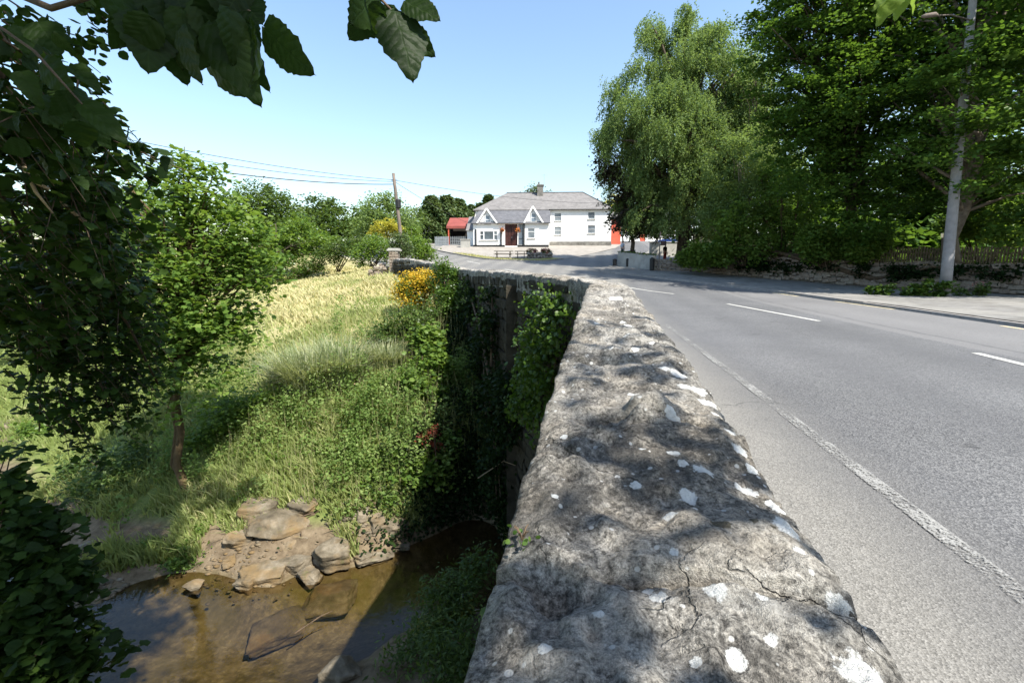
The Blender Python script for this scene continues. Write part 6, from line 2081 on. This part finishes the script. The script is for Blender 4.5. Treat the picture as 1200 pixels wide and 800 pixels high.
def build_near_tree():
    r = np.random.default_rng(70)
    LM = []
    for k in range(6):
        v, f = big_leaf(r, 1, (.70, .78, .84, .62, .80, .72)[k], (.1, .3, .22, .4, .15, .3)[k], (.15, .3, .2, .4, .1, .25)[k])
        LM.append(mesh_np('leaf', v, f, 'leaf_lime_big', {'lv': np.clip(.45 + .25 * r.random(len(v)), 0, 1)}, True))
    base = np.array([-4.6, -3.2, -3.4])
    t = thing('overhanging_lime_tree', 'dark broad-leaved tree hanging over the camera from the left with big leaves against the sky', 'tree', base)
    count = 0
    def leaf(bpx, tpx, Y, width=1.0, flip=0.0, dY=0.0):
        nonlocal count
        a, b = P(*bpx, Y), P(*tpx, Y + dY)
        d = Vector(b - a)
        L = d.length
        y = d.normalized()
        view = (Vector(a) - Vector((0, 0, CAMZ))).normalized()
        n = (-view + Vector(r.normal(0, .45, 3)) + Vector((0, 0, flip)))
        x = y.cross(n).normalized()
        z = x.cross(y).normalized()
        o = bpy.data.objects.new('leaf', LM[count % 6])
        COL.objects.link(o)
        o.parent = t
        mw = Matrix(((x.x * L * width, y.x * L, z.x * L, a[0]), (x.y * L * width, y.y * L, z.y * L, a[1]), (x.z * L * width, y.z * L, z.z * L, a[2]), (0, 0, 0, 1)))
        o.matrix_parent_inverse = root_mat(t).inverted()
        o.matrix_basis = mw
        count += 1
    # the cluster at the top left
    for bp, tp, w in (((309, 32), (362, 87), .75), ((291, 27), (319, 100), .55), ((247, 26), (298, 114), .58), ((236, 20), (276, 96), .6), ((270, 30), (312, 108), .5), ((239, 52), (267, 116), 1.0), ((210, 32), (231, 99), .9), ((199, 40), (213, 96), 1.0), ((173, 18), (176, 78), 1.05),
                      ((155, 0), (141, 58), 1.0), ((276, -4), (306, 22), 1.2), ((225, -8), (165, 34), .8), ((260, 2), (222, 46), .9), ((268, 10), (282, 72), .8), ((190, -10), (196, 52), 1.0), ((140, -14), (160, 40), 1.0), ((230, 0), (262, 60), .9),
                      ((205, -6), (236, 52), .9), ((290, 12), (300, 70), .6), ((165, 10), (190, 66), .9), ((180, 22), (150, 62), .9), ((128, -12), (134, 26), 1.1), ((250, 20), (232, 82), .85), ((215, 10), (205, 76), .8), ((285, -18), (262, 22), 1.0), ((245, -14), (290, 20), .9)):
        leaf(bp, tp, 1.15 + r.normal(0, .05), w, dY=r.normal(0, .03))
    for bp, tp, w in (((442, 2), (413, 46), 1.0), ((444, 2), (441, 50), .85), ((462, 12), (486, 87), .8), ((468, 30), (506, 62), .9), ((474, 2), (515, 20), .9), ((452, 6), (468, 62), .8), ((440, -14), (425, 26), 1.0), ((456, 34), (484, 78), .9), ((470, 25), (492, 76), .8)):
        leaf(bp, tp, 1.12 + r.normal(0, .04), w, dY=r.normal(0, .03))
    for bp, tp, w in (((96, 120), (143, 158), .6), ((100, 132), (131, 178), .6), ((62, 38), (84, 66), 1.0), ((44, 26), (66, 56), 1.0), ((80, 78), (112, 92), .9), ((48, 74), (80, 102), .9), ((82, 104), (68, 138), .9), ((85, 100), (104, 132), .9), ((56, 112), (86, 144), .9), ((92, 142), (100, 178), .9), ((24, 84), (44, 120), .9), ((20, 30), (34, 64), 1.0)):
        leaf(bp, tp, 1.9 + r.normal(0, .12), w, dY=r.normal(0, .05))
    # hundreds of mid-sized leaves on the hanging branches at the left
    LB = [(20, 90, 50, 2.6), (70, 140, 45, 3.2), (20, 190, 60, 3.0), (90, 200, 45, 3.6), (40, 270, 60, 3.6), (110, 260, 42, 4.2), (30, 340, 50, 4.2), (105, 320, 48, 4.6), (60, 390, 36, 5.0), (120, 365, 40, 5.2), (95, 420, 42, 5.2), (160, 420, 28, 5.6), (140, 465, 28, 5.6), (90, 470, 32, 5.2), (85, 510, 16, 5.2), (155, 340, 28, 5.6), (180, 385, 20, 5.8), (10, 420, 18, 4.4), (122, 285, 26, 4.8), (20, 20, 40, 2.6), (40, 120, 30, 2.4)]
    blobs = px_blobs(LB)
    C, _, _ = crown_points(blobs, 540, .2, 3, .05, .9, r)
    lp, lv, br_paths = [], [], []
    for c in C:
        ln = r.uniform(.35, .95)
        d = np.array([r.normal(.45, .5), r.normal(.1, .45), min(.05, r.normal(-.55, .35))])
        d /= np.linalg.norm(d)
        sd = np.cross(d, [0, 0, 1])
        sd /= max(1e-6, np.linalg.norm(sd))
        k = int(ln * 36)
        f = np.sort(r.random(k))
        drop = np.array([0, 0, -1]) * .28 * ln
        q = c + d * ln * (f[:, None] - .5) + drop * (f ** 2)[:, None]
        q = q + sd * (r.choice([-1, 1], k) * r.uniform(.01, .12, k) * (1 - .5 * f))[:, None] + r.normal(0, .02, (k, 3))
        lp.append(q)
        lv.append(np.clip(r.normal(.5, .15) + r.normal(0, .15, k), 0, 1))
        br_paths.append([c - d * ln * .5, c + drop * .25, c + d * ln * .5 + drop])
    lp, lv = np.concatenate(lp), np.concatenate(lv)
    sz = .085 * (.6 + .6 * r.random(len(lp)))
    dist = np.linalg.norm(lp - np.array([0, 0, CAMZ]), axis=1)
    ok = dist > 1.6
    lp, lv, sz = lp[ok], lv[ok], sz[ok]
    near = np.argsort(np.linalg.norm(lp - np.array([0, 0, CAMZ]), axis=1) / sz)
    for i in near[:230]:
        p = lp[i]
        pr = np.array([p[0], p[1], p[2]])
        d = Vector(r.normal(0, 1, 3) * np.array([1, 1, .4]) + np.array([0, 0, -.8])).normalized()
        n = Vector((0, 0, 1)) + Vector(r.normal(0, .5, 3))
        x = d.cross(n).normalized()
        z = x.cross(d).normalized()
        L = sz[i]
        o = bpy.data.objects.new('leaf', LM[i % 6])
        COL.objects.link(o)
        o.parent = t
        o.matrix_parent_inverse = root_mat(t).inverted()
        o.matrix_basis = Matrix(((x.x * L, d.x * L, z.x * L, p[0]), (x.y * L, d.y * L, z.y * L, p[1]), (x.z * L, d.z * L, z.z * L, p[2]), (0, 0, 0, 1)))
    rest = near[230:]
    stuff(obj('foliage', leaf_mesh('foliage', lp[rest], sz[rest], T_IVY, 'leaf_lime_tree', lv[rest], droop=.8, spread=.55, r=r), t))
    # unseen crown overhead: shades the hanging branches, thickened to cut sky light on the parapet
    over = [(-1.6, 1.6, 7.6, 2.2, 2.0, 1.2), (-3.6, 1.4, 7.2, 2.2, 2.2, 1.5), (-2.6, -.4, 8.6, 2.4, 2.0, 1.6), (-.2, .2, 8.2, 1.7, 1.6, 1.1), (-5.0, 3.0, 6.6, 2.0, 2.2, 1.5), (-3.0, 3.0, 7.8, 2.0, 1.6, 1.2), (-5.5, -1.5, 7.5, 2.6, 2.4, 2.2), (-4.2, -3.4, 9.0, 3.0, 2.6, 2.2), (-1.0, -2.0, 7.4, 2.2, 2.2, 1.2), (-2.0, -5.0, 8.0, 3.0, 2.6, 2.0), (-1.0, 3.0, 8.6, 2.0, 1.4, 1.0), (-7, 1, 7.0, 2.4, 2.6, 2.4), (1.2, -6.0, 8.5, 2.8, 2.0, 1.6),
            (1.3, -1.3, 7.4, 1.3, 1.1, .8), (0.4, -2.5, 8.6, 1.8, 1.5, 1.0), (1.9, -1.9, 6.4, .6, .6, .35)]
    op, ov, OC = crown_points(over, 38000, .36, 36, .1, .5, r)
    stuff(obj('upper_foliage', leaf_mesh('upper_foliage', op, .15 * (.6 + .7 * r.random(len(op))), T_BROAD, 'leaf_lime_tree', ov, r=r), t))
    # unseen low sprays of the bough, placed sunward of the coping to dapple it
    sv = np.array(sun_vec)
    sprays, ends = [], []
    for px, py, hz_, rad, k in ((700, 770, 3.4, .17, 70), (740, 740, 3.8, .13, 50), (770, 630, 4.0, .13, 50), (830, 560, 4.6, .17, 70), (880, 590, 4.4, .16, 60), (780, 545, 4.8, .13, 45), 
                                (640, 610, 4.2, .11, 35), (760, 510, 5.0, .18, 60), (830, 510, 5.0, .16, 55), (690, 500, 5.0, .16, 50), (700, 440, 5.4, .2, 60), (745, 425, 5.6, .16, 40), (690, 400, 6.0, .26, 60), (730, 385, 6.0, .2, 40), (600, 660, 3.6, .08, 25), (1010, 720, 3.6, .07, 22), (580, 705, 3.4, .05, 12)):
        if py < 480:
            k = k // 2
        if py > 480:
            rad, k = rad * (.45 if py > 600 else .7), max(4, k // (9 if py > 600 else 4))
        g = on_top(px, py)
        c = g + sv * ((hz_ - g[2]) / sv[2])
        ends.append(c)
        sprays.append(c + np.clip(r.normal(0, 1, (k, 3)), -1.8, 1.8) * rad * np.array([.75, .75, .5]))
    ends = np.array(ends)
    sp_ = np.concatenate(sprays)
    stuff(obj('low_foliage', leaf_mesh('low_foliage', sp_, .095 * (.6 + .7 * r.random(len(sp_))), T_BROAD, 'leaf_lime_tree', r.random(len(sp_)), r=r), t))
    tp = [base + np.array([0, 0, -.4]), base + np.array([.1, .2, 2.0]), base + np.array([.3, .5, 5.0]), base + np.array([.6, .7, 8.5]), base + np.array([.9, .8, 12.5])]
    mb = MB()
    mb.tube(tp, [.42, .36, .30, .2, .06], 12)
    limbs(mb, tp, OC, 60, .22, r)
    # long limb over the road and hanging boughs on the left
    lb = [np.array(q) for q in (tp[3], (-2.0, -1.6, 7.4), (.2, -1.9, 6.8), (1.6, -2.0, 6.0), (2.6, -1.9, 5.2))]
    mb.tube(lb, [.14, .11, .08, .05, .02], 7)
    for k, e in enumerate(ends):
        q = lb[3] if k % 2 else lb[4]
        mb.tube([q, (q + e) / 2 + np.array([0, 0, .12]), e], [.014, .009, .003], 5, False)
    obj('trunk', mb.mesh('trunk', 'bark', True), t)
    br = MB()
    def px_path(rows):
        return [P(*q) for q in rows]
    for rows, r0 in (([(-60, -40, 1.6), (60, 10, 1.3), (140, -14, 1.15), (230, -8, 1.12), (310, 20, 1.15)], .010), ([(330, -60, 1.1), (400, -30, 1.1), (445, -2, 1.12), (468, 22, 1.12)], .006),
                     ([(-60, -10, 2.0), (40, 60, 1.7), (96, 122, 1.5)], .008), ([(-60, 60, 3), (30, 200, 3.4), (90, 290, 4.2), (150, 380, 5.0), (185, 450, 5.6)], .03), ([(-60, 120, 3), (20, 260, 3.6), (50, 350, 4.4), (48, 430, 4.8), (46, 505, 5.0)], .02),
                     ([(-40, 220, 3), (60, 340, 4.4), (110, 420, 5.2), (130, 490, 5.4)], .02), ([(-30, 40, 2.2), (60, 180, 3.2), (110, 250, 4)], .02), ([(30, 200, 3.4), (120, 230, 4), (160, 300, 4.8)], .012), ([(50, 300, 4), (120, 330, 4.8), (210, 380, 5.7)], .012)):
        q = px_path(rows)
        br.tube(q, list(np.linspace(r0, r0 * .3, len(q))), 6)
    for q in br_paths:
        br.tube(q, [.006, .004, .0015], 4, False)
    obj('branch', br.mesh('branch', 'twig', True), t)
    dry = MB()
    for rows in ([(28, 195, 2.9), (42, 225, 2.95), (62, 250, 3.0)], [(95, 255, 3.5), (118, 275, 3.5)], [(35, 210, 2.9), (58, 222, 2.95)], [(70, 235, 3.2), (108, 268, 3.3)]):
        dry.tube(px_path(rows), [.012, .010, .004], 6)
    obj('dead_branch', dry.mesh('dead_branch', 'twig_dry', True), t)

    # small-leaved beech twig in the top left corner
    tw = thing('beech_twig', 'fine small-leaved twig against the sky in the top left corner', 'branch', P(-20, 0, 3.0))
    pts = []
    mb = MB()
    for rows in ([(-20, -20, 3), (40, 20, 3), (85, 60, 3), (118, 86, 3)], [(40, 20, 3), (75, 38, 3), (112, 48, 3)], [(60, -30, 3), (95, 5, 3), (110, 30, 3), (130, 44, 3)], [(80, -20, 3), (118, 18, 3), (150, 50, 3)], [(0, 10, 3), (40, 40, 3), (60, 60, 3)]):
        q = px_path(rows)
        mb.tube(q, list(np.linspace(.006, .002, len(q))), 5)
        for f in r.random(34):
            k = f * (len(q) - 1)
            i = int(k)
            p = q[i] + (q[min(i + 1, len(q) - 1)] - q[i]) * (k - i)
            pts.append(p + r.normal(0, .035, 3))
    obj('stem', mb.mesh('stem', 'twig'), tw)
    pts = np.array(pts)
    obj('foliage', leaf_mesh('foliage', pts, .055 * (.7 + .6 * r.random(len(pts))), T_BROAD, 'leaf_lime_tree', r.random(len(pts)), r=r, spread=.9), tw)

    # bright sprig entering at the top right
    sp = thing('lime_sprig', 'bright translucent leaf sprig entering at the top right edge', 'branch', P(1050, -30, 2.2))
    q = px_path([(1090, -60, 2.2), (1060, -20, 2.2), (1035, 2, 2.2)])
    obj('stem', MB().tube(q, [.006, .004, .002], 5).mesh('stem', 'twig'), sp)
    lmb = mesh_np('leaf', *big_leaf(r), 'leaf_bright', {'lv': np.full(95, .8)}, True)
    for a, b in (((1058, -12), (1026, 24)), ((1060, -10), (1050, 22)), ((1062, -12), (1078, 12)), ((1045, -8), (1022, 8))):
        A, B = P(*a, 2.2), P(*b, 2.2)
        d = Vector(B - A)
        L = d.length
        y = d.normalized()
        n = Vector((0, -.6, .8)) + Vector(r.normal(0, .2, 3))
        x = y.cross(n).normalized()
        z = x.cross(y)
        o = bpy.data.objects.new('leaf', lmb)
        COL.objects.link(o)
        o.parent = sp
        o.matrix_parent_inverse = root_mat(sp).inverted()
        x = x * .7
        o.matrix_basis = Matrix(((x.x * L, y.x * L, z.x * L, A[0]), (x.y * L, y.y * L, z.y * L, A[1]), (x.z * L, y.z * L, z.z * L, A[2]), (0, 0, 0, 1)))

    # shrub in the bottom left corner
    sb = thing('riverside_shrub', 'dark broad-leaved shrub in the bottom left corner above the water', 'shrub', (-4.2, 2.4, -4.1))
    bl = px_blobs([(20, 620, 45, 3.2), (40, 700, 50, 3.0), (10, 760, 60, 2.8), (70, 770, 35, 2.9), (100, 760, 22, 3.0), (60, 660, 28, 3.2), (10, 570, 26, 3.4), (130, 768, 10, 3.0), (40, 800, 50, 2.8), (12, 525, 14, 3.6)])
    lp, lv, C = crown_points(bl, 4200, .14, 14, .2, .6, r)
    sz = .09 * (.6 + .6 * r.random(len(lp)))
    order = np.argsort(np.linalg.norm(lp - np.array([0, 0, CAMZ]), axis=1) / sz)
    for i in order[:200]:
        p = lp[i]
        d = Vector(r.normal(0, 1, 3) * np.array([1, 1, .3]) + np.array([.6, 0, -.4])).normalized()
        n = Vector((0, 0, 1)) + Vector(r.normal(0, .4, 3))
        x = d.cross(n).normalized()
        z = x.cross(d).normalized()
        L = sz[i]
        o = bpy.data.objects.new('leaf', LM[i % 6])
        COL.objects.link(o)
        o.parent = sb
        o.matrix_parent_inverse = root_mat(sb).inverted()
        o.matrix_basis = Matrix(((x.x * L, d.x * L, z.x * L, p[0]), (x.y * L, d.y * L, z.y * L, p[1]), (x.z * L, d.z * L, z.z * L, p[2]), (0, 0, 0, 1)))
    stuff(obj('foliage', leaf_mesh('foliage', lp[order[200:]], sz[order[200:]], T_IVY, 'leaf_lime_tree', lv[order[200:]], r=r, droop=.5, spread=.45), sb))
    mb = MB()
    for i in r.choice(len(C), 30, replace=False):
        c = C[i]
        s = np.array([-4.2, 2.4, -4.1]) + r.normal(0, .15, 3)
        mb.tube([s, (s + c) / 2 + np.array([-.1, 0, .3]), c], [.025, .015, .004], 5, False)
    obj('stem', mb.mesh('stem', 'twig', True), sb)
build_near_tree()

# ------------------------------------------------------------------ small growth on the parapet
def build_details():
    r = np.random.default_rng(90)
    g = on_top(612, 632)
    t = thing('parapet_weed', 'tiny reddish weed rooted in a joint on the near parapet', 'plant', g)
    mb = MB()
    for k in range(5):
        d = np.array([r.normal(-.015, .015), r.normal(0, .015), .015 + .01 * r.random()])
        mb.tube([g, g + d * .6 + np.array([0, 0, .006]), g + d], [.0022, .0016, .0008], 5, False)
    obj('stem', mb.mesh('stem', 'twig'), t)
    pts = g + r.normal(0, .013, (16, 3)) * np.array([1.2, 1, .4]) + np.array([-.008, 0, .008])
    obj('foliage', leaf_mesh('foliage', pts, .010, T_BROAD, 'leaf_ivy', r.random(16)), t)
    g = on_top(842, 622)
    m = thing('moss_tuft', 'dark dry moss cushion on the parapet', 'moss', g)
    pts = g + r.normal(0, .011, (500, 3)) * np.array([1.4, 1, .35])
    obj('cushion', leaf_mesh('cushion', pts, .008, T_SLIM, 'twig', r.random(500)), m)
build_details()
